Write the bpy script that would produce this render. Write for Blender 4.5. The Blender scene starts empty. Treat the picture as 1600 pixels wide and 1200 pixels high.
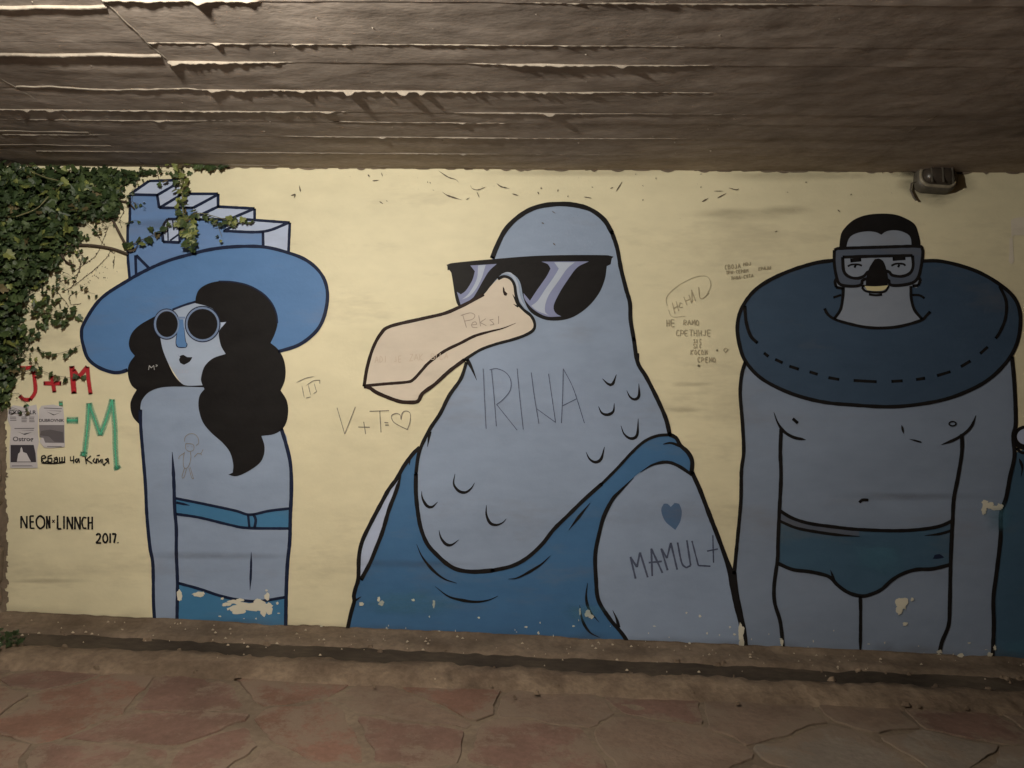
import bpy, bmesh, math, random
from mathutils import Vector, Matrix, noise
from mathutils.geometry import tessellate_polygon
random.seed(7)
R = math.radians
scene = bpy.context.scene
COL = scene.collection

# ------------------------------------------------------------------ camera, sky, exposure
cam_d = bpy.data.cameras.new('camera'); cam = bpy.data.objects.new('camera', cam_d); COL.objects.link(cam)
cam.location = (0, -4.5, 1.5); cam.rotation_euler = (R(90), 0, 0)
cam_d.sensor_width = 36; cam_d.lens = 27; cam_d.clip_end = 500; cam_d.clip_start = .02
scene.camera = cam
w = bpy.data.worlds.new('World'); scene.world = w; w.use_nodes = True
wn = w.node_tree; bgn = wn.nodes['Background']
sky = wn.nodes.new('ShaderNodeTexSky'); sky.sky_type = 'NISHITA'; sky.sun_disc = False
sky.sun_elevation = R(4); sky.sun_rotation = R(150)
wn.links.new(sky.outputs[0], bgn.inputs[0]); bgn.inputs[1].default_value = .005
scene.view_settings.view_transform = 'Standard'; scene.view_settings.look = 'None'
scene.view_settings.exposure = 0; scene.view_settings.gamma = 1
scene.render.engine = 'CYCLES'
LAMP = Vector((-.98, -3.0, 2.63)); LAMP_W = 322
scene.cycles.max_bounces = 4; scene.cycles.diffuse_bounces = 3; scene.cycles.glossy_bounces = 2; scene.cycles.transparent_max_bounces = 6

# ------------------------------------------------------------------ helpers
S = .00375                                    # the wall drawing is laid out on a 3.75 mm grid
def W(p, off=0.0):                            # drawing grid -> the wall plane (y = 0)
    return Vector(((p[0]-800)*S, -off, 1.5+(600-p[1])*S))
def ceil_z(x): return 2.7575 - .00667*x
def floor_z(x): return .0057 - .0456*x

def N(nt, typ, **kw):
    n = nt.nodes.new(typ)
    for k, v in kw.items():
        if k.startswith('i_'): n.inputs[k[2:].replace('_', ' ')].default_value = v
        else: setattr(n, k, v)
    return n
def base_mat(name, rough=.8, spec=.3):
    m = bpy.data.materials.new(name); m.use_nodes = True
    nt = m.node_tree; b = nt.nodes['Principled BSDF']
    b.inputs['Roughness'].default_value = rough
    b.inputs['Specular IOR Level'].default_value = spec
    return m, nt, b
def tex(nt, scale, detail=4, stretch=(1, 1, 1), src='pos', rough=.55, off=(0, 0, 0)):
    g = N(nt, 'ShaderNodeNewGeometry') if src == 'pos' else N(nt, 'ShaderNodeTexCoord')
    mp = N(nt, 'ShaderNodeMapping'); mp.inputs['Scale'].default_value = stretch; mp.inputs['Location'].default_value = off
    nt.links.new(g.outputs['Position' if src == 'pos' else 'Object'], mp.inputs[0])
    t = N(nt, 'ShaderNodeTexNoise'); t.inputs['Scale'].default_value = scale; t.inputs['Detail'].default_value = detail
    t.inputs['Roughness'].default_value = rough
    nt.links.new(mp.outputs[0], t.inputs['Vector'])
    return t.outputs['Fac']
def ramp(nt, fac, p0, p1, c0=(0, 0, 0, 1), c1=(1, 1, 1, 1)):
    r = N(nt, 'ShaderNodeValToRGB'); e = r.color_ramp.elements
    e[0].position = p0; e[1].position = p1; e[0].color = c0; e[1].color = c1
    nt.links.new(fac, r.inputs[0]); return r.outputs[0]
def mix(nt, fac, a, b, mode='MIX'):
    m = N(nt, 'ShaderNodeMix', data_type='RGBA', blend_type=mode)
    for s, v in ((m.inputs[0], fac), (m.inputs[6], a), (m.inputs[7], b)):
        if hasattr(v, 'links') or hasattr(v, 'is_linked'): nt.links.new(v, s)
        else: s.default_value = v
    return m.outputs[2]
def bump(nt, b, parts):
    prev = None
    for h, st, dist in parts:
        n = N(nt, 'ShaderNodeBump'); n.inputs['Strength'].default_value = st; n.inputs['Distance'].default_value = dist
        nt.links.new(h, n.inputs['Height'])
        if prev: nt.links.new(prev, n.inputs['Normal'])
        prev = n.outputs[0]
    nt.links.new(prev, b.inputs['Normal'])
def c4(c): return (c[0], c[1], c[2], 1)

MATS = {}
def paint(name, col, rough=.62, wear=.1, dirt=.22):
    """house paint on the plastered wall: all paints share the relief of the plaster under them"""
    if name in MATS: return MATS[name]
    m, nt, b = base_mat(name, rough, .35 if max(col) > .06 else .08)
    cl = tex(nt, 1.3, 4, (1, 1, 1.7))
    c = mix(nt, ramp(nt, cl, .3, .7), c4([v*.88 for v in col]), c4([min(1, v*1.06) for v in col]))
    br = tex(nt, 13, 4, (.45, 1, 1), off=(1, 1, 7), rough=.6)                # roller and brush marks
    c = mix(nt, ramp(nt, br, .3, .72), c, mix(nt, .3, c, c4([min(1, v*1.22+.012) for v in col])))
    st = tex(nt, 1.5, 5, (.55, 1, 2.0), off=(3, 0, 1), rough=.7)             # grime
    c = mix(nt, ramp(nt, st, .55, .85, (0, 0, 0, 1), (dirt*1.9,)*3+(1,)), c, (.19, .15, .105, 1))
    nt.links.new(c, b.inputs['Base Color'])
    rip = tex(nt, 1.1, 1, (.45, 1, 3.6), off=(0, 0, 5)); gr = tex(nt, 48, 3)
    bump(nt, b, [(rip, .45, .03), (gr, .2, .004)])
    MATS[name] = m; return m
def concrete(name, c0, c1, grain=(1, 1, 1), rough=.9, bstr=.6, dark=.5, bd=.012):
    m, nt, b = base_mat(name, rough, .12)
    a = tex(nt, 3.2, 5, grain, rough=.65); f = tex(nt, 34, 3, grain); st = tex(nt, 1.1, 3, off=(4, 4, 4), rough=.7)
    c = mix(nt, ramp(nt, a, .3, .72), c4(c0), c4(c1))
    c = mix(nt, ramp(nt, f, .35, .8, (0, 0, 0, 1), (.4,)*3+(1,)), c, c4([v*.45 for v in c0]))
    c = mix(nt, ramp(nt, st, .52, .72, (0, 0, 0, 1), (dark,)*3+(1,)), c, c4([v*.4 for v in c0]))
    nt.links.new(c, b.inputs['Base Color'])
    fg = tex(nt, 95, 2)
    bump(nt, b, [(a, bstr*.8, bd), (f, bstr*.8, .004), (fg, bstr*.5, .0015)])
    return m
def plain(name, col, rough=.7, spec=.3, var=.25, sc=20):
    if name in MATS: return MATS[name]
    m, nt, b = base_mat(name, rough, spec)
    t = tex(nt, sc, 4)
    nt.links.new(mix(nt, ramp(nt, t, .3, .7), c4([v*(1-var) for v in col]), c4([min(1, v*(1+var)) for v in col])), b.inputs['Base Color'])
    MATS[name] = m; return m

def obj(name, verts, faces, mat, parent=None, smooth=False):
    me = bpy.data.meshes.new(name); me.from_pydata([tuple(v) for v in verts], [], faces); me.update()
    if smooth: me.polygons.foreach_set('use_smooth', [True]*len(me.polygons))
    if mat: me.materials.append(mat)
    o = bpy.data.objects.new(name, me); COL.objects.link(o)
    if parent: o.parent = parent
    return o
def empty(name, loc=(0, 0, 0)):
    o = bpy.data.objects.new(name, None); o.empty_display_size = .1; COL.objects.link(o); o.location = loc
    return o
def tag(o, label=None, cat=None, group=None, kind=None):
    for k, v in (('label', label), ('category', cat), ('group', group), ('kind', kind)):
        if v: o[k] = v
    return o
def child(o, root):                           # parent without moving
    o.parent = root; o.matrix_parent_inverse = Matrix.Translation(root.location).inverted(); return o
def box_geo(c, s, V, F):
    b = len(V); cx, cy, cz = c; x, y, z = s[0]/2, s[1]/2, s[2]/2
    for dz in (-z, z):
        for dx, dy in ((-x, -y), (x, -y), (x, y), (-x, y)): V.append((cx+dx, cy+dy, cz+dz))
    for f in ((0, 3, 2, 1), (4, 5, 6, 7), (0, 1, 5, 4), (1, 2, 6, 5), (2, 3, 7, 6), (3, 0, 4, 7)): F.append([b+i for i in f])
def bevel(o, wd, seg=2):
    m = o.modifiers.new('bevel', 'BEVEL'); m.width = wd; m.segments = seg; m.limit_method = 'ANGLE'; m.angle_limit = R(40)
    return o
def nz(x, y=0., z=0.): return noise.noise(Vector((x, y, z)))

EPS = [0]
def eps():
    EPS[0] = (EPS[0]+1) % 28; return EPS[0]*.00002
# ---- 2-D drawing tools (brush work on the wall)
def runs(pts, closed, ang=52):
    n = len(pts); P = [Vector(p[:2]) for p in pts]
    cor = []
    for i in range(n):
        if not closed and i in (0, n-1): cor.append(i); continue
        a = P[i]-P[i-1]; b = P[(i+1) % n]-P[i]
        if a.length < 1e-6 or b.length < 1e-6 or a.angle(b) > R(ang): cor.append(i)
    return cor
def smooth(pts, closed=False, step=3.0, ang=52):
    """Catmull-Rom through the points; sharp turns stay sharp. points may carry a width"""
    n = len(pts); cor = set(runs(pts, closed, ang)); out = []
    P = [Vector((p[0], p[1], p[2] if len(p) > 2 else 0)) for p in pts]
    m = n if closed else n-1
    for i in range(m):
        p1, p2 = P[i], P[(i+1) % n]
        p0 = P[i-1] if (i > 0 or closed) and i not in cor else p1-(p2-p1)
        j = (i+1) % n
        p3 = P[(i+2) % n] if (closed or i+2 < n) and j not in cor else p2+(p2-p1)
        k = max(1, int((p2-p1).to_2d().length/step))
        for s in range(k):
            t = s/k
            out.append(.5*((2*p1)+(p2-p0)*t+(2*p0-5*p1+4*p2-p3)*t*t+(3*p1-p0-3*p2+p3)*t**3))
    if not closed: out.append(P[-1])
    return out
def fill_geo(pts, off, V, F, sm=True, ang=52):
    off += eps()
    q = smooth(pts, True, 3, ang) if sm else [Vector((p[0], p[1], 0)) for p in pts]
    vs = [W(p, off) for p in q]; b = len(V); V += vs
    flat = [Vector((v.x, v.z, 0)) for v in vs]
    for t in tessellate_polygon([flat]):
        a, c, d = (flat[i] for i in t)
        if (c-a).cross(d-a).z < 0: t = (t[0], t[2], t[1])
        F.append([b+i for i in t])
def stroke_geo(pts, width, off, V, F, taper=(0, 0), wob=.13, ang=60, rough=0.):
    """one brush stroke: width may vary per point (third value), ends are rounded or drawn out"""
    cor = runs(pts, False, ang)
    pw = [tuple(p) if len(p) > 2 else (p[0], p[1], width) for p in pts]
    for s, e in zip(cor[:-1], cor[1:]):
        q = smooth(pw[s:e+1], False, max(1.2, width*.6), 400)
        L = len(q); off_ = off+eps()
        if L < 2: continue
        b = len(V); sd = random.random()*50
        lft, rgt = [], []
        for i, p in enumerate(q):
            d = (q[min(i+1, L-1)]-q[max(i-1, 0)]).to_2d()
            if d.length < 1e-6: d = Vector((1, 0))
            d.normalize(); nr = Vector((-d.y, d.x))
            wd = p.z/2*(1+wob*nz(i*.35, sd)+wob*.6*nz(i*1.3, sd+9))
            t = i/(L-1)
            if s == 0 and taper[0] and t < taper[0]: wd *= .12+.88*t/taper[0]
            if e == len(pts)-1 and taper[1] and 1-t < taper[1]: wd *= .12+.88*(1-t)/taper[1]
            j = rough*nz(i*1.7, sd+3)
            lft.append((p.x+nr.x*(wd+j), p.y+nr.y*(wd+j))); rgt.append((p.x-nr.x*wd, p.y-nr.y*wd))
        for l, r in zip(lft, rgt): V.append(W(l, off_)); V.append(W(r, off_))
        for i in range(L-1): F.append([b+2*i, b+2*i+2, b+2*i+3, b+2*i+1])
        for idx, sg in ((0, -1), (L-1, 1)):     # round caps
            l, r = Vector(lft[idx]), Vector(rgt[idx]); c = (l+r)/2; rad = (l-r)/2
            pr = Vector((rad.y, -rad.x))*sg*-1
            k = len(V); V.append(W(c, off_))
            for a in range(7):
                an = math.pi*a/6; p = c+rad*math.cos(an)-pr*math.sin(an)*(-1)
                V.append(W(p, off_))
            for a in range(6): F.append([k, k+1+a, k+2+a])
def ellipse(cx, cy, rx, ry, n=28, rot=0, wob=0.):
    o = []
    for i in range(n):
        a = 2*math.pi*i/n; r = 1+wob*nz(i*.9, cx*.1, cy*.1)
        x, y = rx*r*math.cos(a), ry*r*math.sin(a)
        o.append((cx+x*math.cos(rot)-y*math.sin(rot), cy+x*math.sin(rot)+y*math.cos(rot)))
    return o
def blob(cx, cy, rx, ry, n=26, rag=.45):
    o = []; sd = random.random()*90
    for i in range(n):
        a = 2*math.pi*i/n; r = 1+rag*nz(math.cos(a)*1.6+sd, math.sin(a)*1.6)+rag*.6*nz(math.cos(a)*5+sd, math.sin(a)*5)
        o.append((cx+rx*r*math.cos(a), cy+ry*r*math.sin(a)))
    return o
LAY = .0008
class Fig:
    """something painted on the wall: a root at its foot and one sheet of paint per part"""
    def __init__(s, name, label, cat, foot, group=None):
        s.root = empty(name, W(foot)); tag(s.root, label, cat, group)
    def put(s, name, V, F, mat, parent=None, label=None):
        p = parent or s.root
        o = obj(name, V, F, mat); child(o, s.root) if p is s.root else None
        if p is not s.root:
            o.parent = p; o.matrix_parent_inverse = (p.matrix_parent_inverse @ Matrix()).copy()
            o.matrix_parent_inverse = Matrix(); o.location = (0, 0, 0)
        if label: o['label'] = label
        return o
    def fill(s, name, polys, mat, lay, parent=None, sm=True, label=None, ang=52):
        if isinstance(polys[0][0], (int, float)): polys = [polys]
        for p in polys:
            V, F = [], []; fill_geo(p, lay*LAY, V, F, sm, ang); o = s.put(name, V, F, mat, parent, label)
        return o
    def patches(s, lst, lay, rag=.45):
        for i, b_ in enumerate(lst):
            V, F = [], []; fill_geo(blob(*b_, 24, rag), (lay+.12*i)*LAY, V, F, False); s.put('bare_patch', V, F, BARE)
    def line(s, name, strokes, mat, lay, parent=None, label=None, wob=.13, ang=60):
        V, F = [], []
        k = 1.16 if 'outline' in name or name in ('feather_mark', 'seam_dash') else 1
        for st in strokes: stroke_geo([p if len(p) < 3 else (p[0], p[1], p[2]*k) for p in st[0]], st[1]*k, lay*LAY, V, F, st[2] if len(st) > 2 else (0, 0), wob, ang)
        return s.put(name, V, F, mat, parent, label)

# ------------------------------------------------------------------ palette
CREAM = paint('cream_wall_paint', (.68, .62, .43), .6, dirt=.26)
SKIN = paint('grey_blue_paint', (.24, .305, .43))
SKINL = paint('pale_blue_paint', (.39, .455, .62))
HAT = paint('hat_blue_paint', (.078, .18, .385))
FORT = paint('fortress_blue_paint', (.115, .21, .42))
TEAL = paint('teal_paint', (.045, .165, .32))
TANK = paint('vest_blue_paint', (.044, .13, .275))
STRAP = TANK
RING = paint('swim_ring_navy_paint', (.038, .069, .12))
MASK = paint('mask_slate_paint', (.085, .105, .15))
MANSKIN = paint('dull_grey_blue_paint', (.20, .25, .345))
TRUNK = paint('trunks_teal_paint', (.046, .10, .165))
BLACK = paint('black_paint', (.011, .010, .0105), .5, dirt=.02)
NAVY = paint('navy_line_paint', (.012, .018, .045), .5, dirt=.02)
BROWN = paint('dark_brown_line_paint', (.022, .011, .008), .5, dirt=.02)
BEAK = paint('beak_peach_paint', (.59, .515, .43))
GLINT = paint('lens_violet_paint', (.20, .225, .38))
GLINT2 = paint('lens_pale_paint', (.38, .43, .54))
TATT = paint('tattoo_blue_paint', (.065, .125, .24))
YELL = paint('tooth_cream_paint', (.62, .55, .32))
BARE = paint('bare_plaster', (.60, .57, .47), .85)
PENCIL = paint('pencil_line', (.22, .20, .17), .7)
PENCIL2 = paint('faint_pencil_line', (.36, .32, .25), .7)
INKB = paint('blue_pencil_line', (.10, .12, .19), .7)
CHALK = paint('chalk_line', (.40, .40, .40), .8)

# ================================================================== SETTING
# ---- the cream wall
V, F = [], []
box_geo((1.27, .2, 1.2), (8.5, .4, 3.4), V, F)
# left end is broken plaster: the face sheet has a ragged edge
wall = obj('wall', V, F, CREAM); tag(wall, 'long cream painted underpass wall carrying the mural', 'wall')

# ---- rubble masonry at the broken left end of the wall
rub_m = concrete('rubble_stone', (.15, .115, .085), (.25, .20, .15), bstr=.9, bd=.03)
rub = empty('rubble_wall', (-3.3, 0, .1)); tag(rub, 'rough brown rubble masonry at the left end under the ivy', 'wall')
zz = -.15; k = 0
while zz < 2.85:
    h = random.uniform(.12, .24); x = -2.965 - random.uniform(0, .03)
    while x > -5.2:
        wd = random.uniform(.22, .42)
        V, F = [], []; box_geo((x-wd/2, .12, zz+h/2), (wd-.012, .34+random.uniform(-.04, .05), h-.012), V, F)
        V = [(a+.02*nz(a*5, b*5, c*5), b+.02*nz(b*5, c*5, a*7), c+.018*nz(c*6, a*6, b*3)) for a, b, c in V]
        o = obj('stone', V, F, rub_m); child(o, rub); bevel(o, .025, 2)
        x -= wd
    zz += h
V, F = [], []; box_geo((-4.1, .2, 1.3), (2.26, .3, 3.2), V, F)
child(obj('mortar', V, F, concrete('rubble_mortar', (.12, .10, .08), (.2, .17, .13))), rub)

# ---- ceiling: board-marked concrete, laid strip by strip; thin fins of concrete stand where boards met
conc = concrete('board_marked_concrete', (.30, .25, .212), (.47, .40, .35), (.7, 1.3, 1), .92, .36, .6, .011)
conc_d = concrete('dimmed_concrete', (.205, .165, .125), (.32, .265, .21), (.7, 1.3, 1), .92, .36, .7, .011)  # ceiling concrete darkened in colour so the cross fin stays dim facing the lamp
fin_m = concrete('concrete_fin', (.22, .188, .155), (.34, .295, .245), (1, 1, 1), .9, .6, .4)
slab_v, slab_f = [], []
box_geo((0, -3.4, 3.05), (13, 8.2, .5), slab_v, slab_f)
slab_v = [(a, b, c - .00667*a) for a, b, c in slab_v]
ceiling = obj('ceiling', slab_v, slab_f, conc); tag(ceiling, kind='structure')
EDGE = [0.0, .05, .30, .58, .80, .94, 1.20, 1.485, 1.65, 1.97, 2.35, 2.75, 3.2, 3.6, 4.1, 4.6, 5.2, 5.9, 6.6]
XJ = [-6.0, -2.13, -1.35, 2.0, 6.0]
def strip(x0, x1, d0, d1, drop, tilt, mat):
    nx = max(2, int((x1-x0)/.03)); ny = max(2, int((d1-d0)/.025)); V, F = [], []
    for j in range(ny+1):
        for i in range(nx+1):
            x = x0+(x1-x0)*i/nx; d = d0+(d1-d0)*j/ny
            z = ceil_z(x)-drop-tilt*(j/ny-.5)-.0022*nz(x*1.7, d*9)-.002*nz(x*6, d*14, 3)-.0016*nz(x*13, d*17, 5)-.003*max(0, nz(x*3.1, d*4, 8)-.25)
            V.append((x, -d, z))
    for j in range(ny):
        for i in range(nx):
            a = j*(nx+1)+i; F.append([a, a+nx+1, a+nx+2, a+1])
    o = obj('board_strip', V, F, mat, None, True); child(o, ceiling)
for a, b in zip(XJ[:-1], XJ[1:]):
    for d0, d1 in zip(EDGE[:-1], EDGE[1:]):
        strip(a, b, d0, d1, random.uniform(-.0008, .001), random.uniform(-.002, .0015), conc)
def fin(pts_fn, n, base, h, seed, thick=.010, name='concrete_ridge', broken=.25, spike=1., mat=None):
    """a crumbly fin hanging from the ceiling along a board joint"""
    V, F = [], []
    for i in range(n+1):
        x, d, nx_, ny_ = pts_fn(i/n)
        hh = h*(.60+.16*nz(x*1.3+d*2.3, seed)+spike*(.22*nz(x*21+d*9, seed+4)+.30*nz(x*55+d*31, seed+7)+2.0*max(0, nz(x*24, d*9, seed+15)-.22)*max(0, .35+nz(x*1.7, d, seed+30))*1.6))
        hh *= 1-.9*max(0, min(1, (nz(x*.9+d, seed+20)-broken+.12)/.24))
        hh *= max(.03, min(1, 1-(x-.15)/1.25))
        hh = max(.0008, hh+.002); t = thick*(.7+.6*abs(nz(x*6, d*6, seed)))
        z = ceil_z(x)
        for s, dz in ((-t, .012), (-t*.35, -hh*.9), (t*.15, -hh), (t*.9, .012)):
            V.append((x+nx_*s, -d+ny_*s, z+dz+.0035))
    for i in range(n):
        for k in range(3):
            a = 4*i+k; F.append([a, a+1, a+5, a+4])
    child(obj(name, V, F, mat or fin_m), ceiling)
FH = {.05: 0.0052, .30: 0.0087, .58: 0.0103, .80: 0.0069, .94: 0.0122, 1.20: 0.0139, 1.485: 0.0172, 1.65: 0.0069, 1.97: 0.0155, 2.35: 0.0139, 2.75: 0.0122}
for d, h in FH.items():
    if d < 1.3: fin(lambda t, d=d: (-1.33+7.0*t*.6, d, 0, 1) if d > 1.1 else (-2.6+6.2*t, d+.004*nz(t*9, d), 0, 1), 900, 0, h, d*13, .006, broken=.16 if d != .8 else -.05)
    else: fin(lambda t, d=d: (-1.35+3.4*t, d+.004*nz(t*9, d), 0, 1), 620, 0, h, d*13, .007, broken=.2)
# left bay: two thick ragged ridges and its edges
for d, h, x0, x1 in ((1.93, .017, -3.4, -1.36), (1.56, .021, -3.4, -1.35), (1.20, .008, -2.12, -1.3), (.62, .007, -4, -2.14), (.40, .006, -4, -2.14)):
    fin(lambda t, d=d, x0=x0, x1=x1: (x0+(x1-x0)*t, d+.03*nz(t*3, d)+.012*nz(t*14, d), 0, 1), 400, 0, h, d*7+2, .014, broken=.6, spike=.22)
fin(lambda t: (-1.35+.006*nz(t*12), 1.45+1.6*t, -1, 0), 260, 0, .007, 31, .007, broken=.7)
fin(lambda t: (-2.13+.01*nz(t*12), .45+.95*t, -1, 0), 200, 0, .003, 37, .006, broken=.7)
fin(lambda t: (2.0-.06*(1-t)+.012*nz(t*10), .08+1.6*t, -1, 0), 200, 0, .030, 41, .010, broken=.5, mat=conc_d)
# loose knobs of concrete
V, F = [], []
for i in range(190):
    x = random.uniform(-3, 1.2); d = random.uniform(.1, 2.3); r = random.choice((.0015, .002, .003, .0045))
    b = len(V); z = ceil_z(x)
    for a in range(6):
        an = a*math.pi/3; rr = r*random.uniform(.7, 1.6)
        V.append((x+rr*1.5*math.cos(an), -d+rr*math.sin(an), z+.003))
    V.append((x+r*.4, -d, z-r*random.uniform(.5, 1)))
    for a in range(6): F.append([b+a, b+(a+1) % 6, b+6])
kn = child(obj('concrete_knobs', V, F, fin_m), ceiling); kn['kind'] = 'stuff'

# ---- floor: bed of mortar, red-brown flagstones, and the strip of kerb and gutter along the wall
ground_m = concrete('path_mortar', (.115, .088, .066), (.20, .155, .115), bstr=.8)
V, F = [], []
nx, ny = 120, 90
for j in range(ny+1):
    for i in range(nx+1):
        x = -6+12*i/nx; y = -.02-6.8*j/ny
        V.append((x, y, floor_z(x)-.042+.006*nz(x*3, y*3)+.003*nz(x*11, y*11)))
for j in range(ny):
    for i in range(nx):
        a = j*(nx+1)+i; F.append([a, a+nx+1, a+nx+2, a+1])
path = obj('path', V, F, ground_m, None, True); tag(path, kind='structure')
V, F = [], []; q = 160
V = [(-q, -q, -1.2), (q, -q, -1.2), (q, q, -1.2), (-q, q, -1.2)]
tag(obj('ground', V, [(0, 1, 2, 3)], concrete('far_ground', (.06, .05, .035), (.1, .085, .06))), kind='structure')

def stone_mat(name, a, b):
    m = concrete(name, a, b, bstr=.9, dark=.45, bd=.02); nt = m.node_tree; p = nt.nodes['Principled BSDF']
    src = p.inputs['Base Color'].links[0].from_socket
    t = tex(nt, 3.6, 8, off=(2, 7, 1), rough=.8)                             # mortar smeared over the rims of the stones
    at = N(nt, 'ShaderNodeAttribute', attribute_name='rim'); ad = N(nt, 'ShaderNodeMath', operation='MULTIPLY_ADD')
    nt.links.new(at.outputs['Fac'], ad.inputs[0]); ad.inputs[1].default_value = .07; nt.links.new(t, ad.inputs[2])
    nt.links.new(mix(nt, ramp(nt, ad.outputs[0], .50, .585, (.12, .12, .12, 1), (.88, .88, .88, 1)), src, (.155, .118, .09, 1)), p.inputs['Base Color']); return m
ST = [stone_mat('red_brown_flagstone', (.105, .062, .050), (.175, .104, .084)), stone_mat('brown_flagstone', (.12, .084, .064), (.195, .14, .107)),
      stone_mat('rust_flagstone', (.125, .068, .050), (.20, .112, .086)), stone_mat('grey_flagstone', (.14, .118, .098), (.215, .185, .155))]
seeds = []
gy = -.78; row = 0
while gy > -4.6:
    gx = -3.9+(.23 if row % 2 else 0)
    while gx < 4.2:
        seeds.append((gx+random.uniform(-.2, .2), gy+random.uniform(-.19, .19))); gx += random.uniform(.30, .72)
    gy -= .43; row += 1
def clip(poly, px, py, nx_, ny_):
    out = []
    for i in range(len(poly)):
        a, b = poly[i], poly[(i+1) % len(poly)]
        da = (a[0]-px)*nx_+(a[1]-py)*ny_; db = (b[0]-px)*nx_+(b[1]-py)*ny_
        if da <= 0: out.append(a)
        if (da < 0 < db) or (db < 0 < da):
            t = da/(da-db); out.append((a[0]+(b[0]-a[0])*t, a[1]+(b[1]-a[1])*t))
    return out
for i, (sx, sy) in enumerate(seeds):
    poly = [(sx-.6, sy-.6), (sx+.6, sy-.6), (sx+.6, sy+.6), (sx-.6, sy+.6)]
    poly = clip(poly, 0, -.66, 0, 1)
    gap = random.uniform(.004, .026)
    for j, (tx, ty) in enumerate(seeds):
        d = math.hypot(tx-sx, ty-sy)
        if i != j and d < 1.5:
            ux, uy = (tx-sx)/d, (ty-sy)/d
            poly = clip(poly, (sx+tx)/2-ux*gap, (sy+ty)/2-uy*gap, ux, uy)
            if len(poly) < 3: break
    if len(poly) < 3: continue
    # resample the rim and roughen it
    rim = []
    for a, b in zip(poly, poly[1:]+poly[:1]):
        k = max(1, int(math.hypot(b[0]-a[0], b[1]-a[1])/.04))
        for s in range(k): rim.append((a[0]+(b[0]-a[0])*s/k, a[1]+(b[1]-a[1])*s/k))
    n = len(rim)
    if n < 5: continue
    rim = [((rim[k-1][0]+6*rim[k][0]+rim[(k+1) % n][0])/8, (rim[k-1][1]+6*rim[k][1]+rim[(k+1) % n][1])/8) for k in range(n)]
    rim = [(x+.03*nz(x*7, y*7, i)+.012*nz(x*21, y*21, i), y+.03*nz(x*7, y*7, i+50)+.012*nz(x*21, y*21, i+50)) for x, y in rim]
    cx = sum(p[0] for p in rim)/n; cy = sum(p[1] for p in rim)/n
    tx_, ty_ = random.uniform(-.012, .012), random.uniform(-.012, .012); top = random.uniform(-.038, -.033)
    V, F = [], []
    for rr, dz in ((1.0, -.05), (1.0, top-.004), (.985, top), (.62, top)):
        for x, y in rim:
            X, Y = cx+(x-cx)*rr, cy+(y-cy)*rr
            V.append((X, Y, floor_z(X)+(dz if dz < -.04 else dz+tx_*(X-cx)+ty_*(Y-cy)+.003*nz(X*9, Y*9, i))))
    for l in range(3):
        for k in range(n): F.append([l*n+k, l*n+(k+1) % n, (l+1)*n+(k+1) % n, (l+1)*n+k])
    V.append((cx, cy, floor_z(cx)+top)); c = len(V)-1
    for k in range(n): F.append([3*n+k, 3*n+(k+1) % n, c])
    mt = random.choices(ST, (6, 3, 3, 1) if sx < .2 else (4, 5, 2, 2))[0]
    o = child(obj('flagstone', V, F, mt), path)
    ra = o.data.attributes.new('rim', 'FLOAT', 'POINT'); ra.data.foreach_set('value', [1.]*(3*n)+[0.]*(n+1))

# kerb: a mortar fillet against the wall, a dark gutter, a worn rounded edge
kerb = empty('kerb', (0, -.3, 0)); tag(kerb, kind='structure')
dirt_m = concrete('brown_mortar', (.10, .074, .054), (.225, .172, .128), bstr=.9, bd=.02)
gut_m = concrete('gutter_dirt', (.030, .024, .019), (.10, .078, .058), (.5, 1, 1), bstr=.7)
edge_m = concrete('worn_kerb_edge', (.085, .06, .044), (.26, .195, .14), bstr=1, bd=.03)
def sweep(name, prof, mat, amp, x0=-5, x1=5.5, n=420, seed=0):
    V, F = [], []; m = len(prof)
    for i in range(n+1):
        x = x0+(x1-x0)*i/n
        for k, (d, z) in enumerate(prof):
            e = 0 if (k in (0, m-1)) else 1
            dd = d+amp*1.2*e*nz(x*3.1, k*.7, seed)+amp*.6*e*nz(x*13, k, seed)
            zz = z+amp*.55*e*nz(x*4.3, k*1.3, seed+5)+amp*.35*e*nz(x*17, k*2, seed+8)
            V.append((x, -dd, floor_z(x)+zz))
    for i in range(n):
        for k in range(m-1):
            a = i*m+k; F.append([a, a+1, a+m+1, a+m])
    child(obj(name, V, F, mat, None, True), kerb)
sweep('mortar_fillet', [(-.01, .035), (.012, .022), (.04, .010), (.09, .004), (.15, .001), (.20, -.004), (.225, -.022), (.235, -.06)], dirt_m, .02, n=900)
sweep('gutter_channel', [(.19, -.018), (.24, -.020), (.30, -.026), (.36, -.028), (.42, -.025), (.47, -.02)], gut_m, .016, n=700, seed=11)
sweep('worn_edge', [(.435, -.05), (.445, -.012), (.47, .006), (.52, .010), (.57, .006), (.62, -.006), (.66, -.024), (.70, -.05)], edge_m, .03, n=1100, seed=21)
# crumbs of broken mortar
V, F = [], []
for i in range(110):
    x = random.uniform(-3.3, 3.4); d = random.choice((random.gauss(.22, .03), random.gauss(.46, .04), random.gauss(.66, .05))); r = random.choice((.004, .005, .007, .010, .014))
    b = len(V); z = floor_z(x)-.012
    for a in range(6): q_ = random.uniform(.7, 1.5)*r; V.append((x+q_*1.5*math.cos(a*1.047), -d+q_*math.sin(a*1.047), z-.01))
    for a in range(6): q_ = random.uniform(.4, .9)*r; V.append((x+q_*1.3*math.cos(a*1.047), -d+q_*math.sin(a*1.047), z+r*random.uniform(.5, .9)))
    for a in range(6): F.append([b+a, b+(a+1) % 6, b+6+(a+1) % 6, b+6+a])
    F.append([b+6+a for a in range(6)])
g = child(obj('mortar_crumbs', V, F, edge_m), kerb); g['kind'] = 'stuff'
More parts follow.
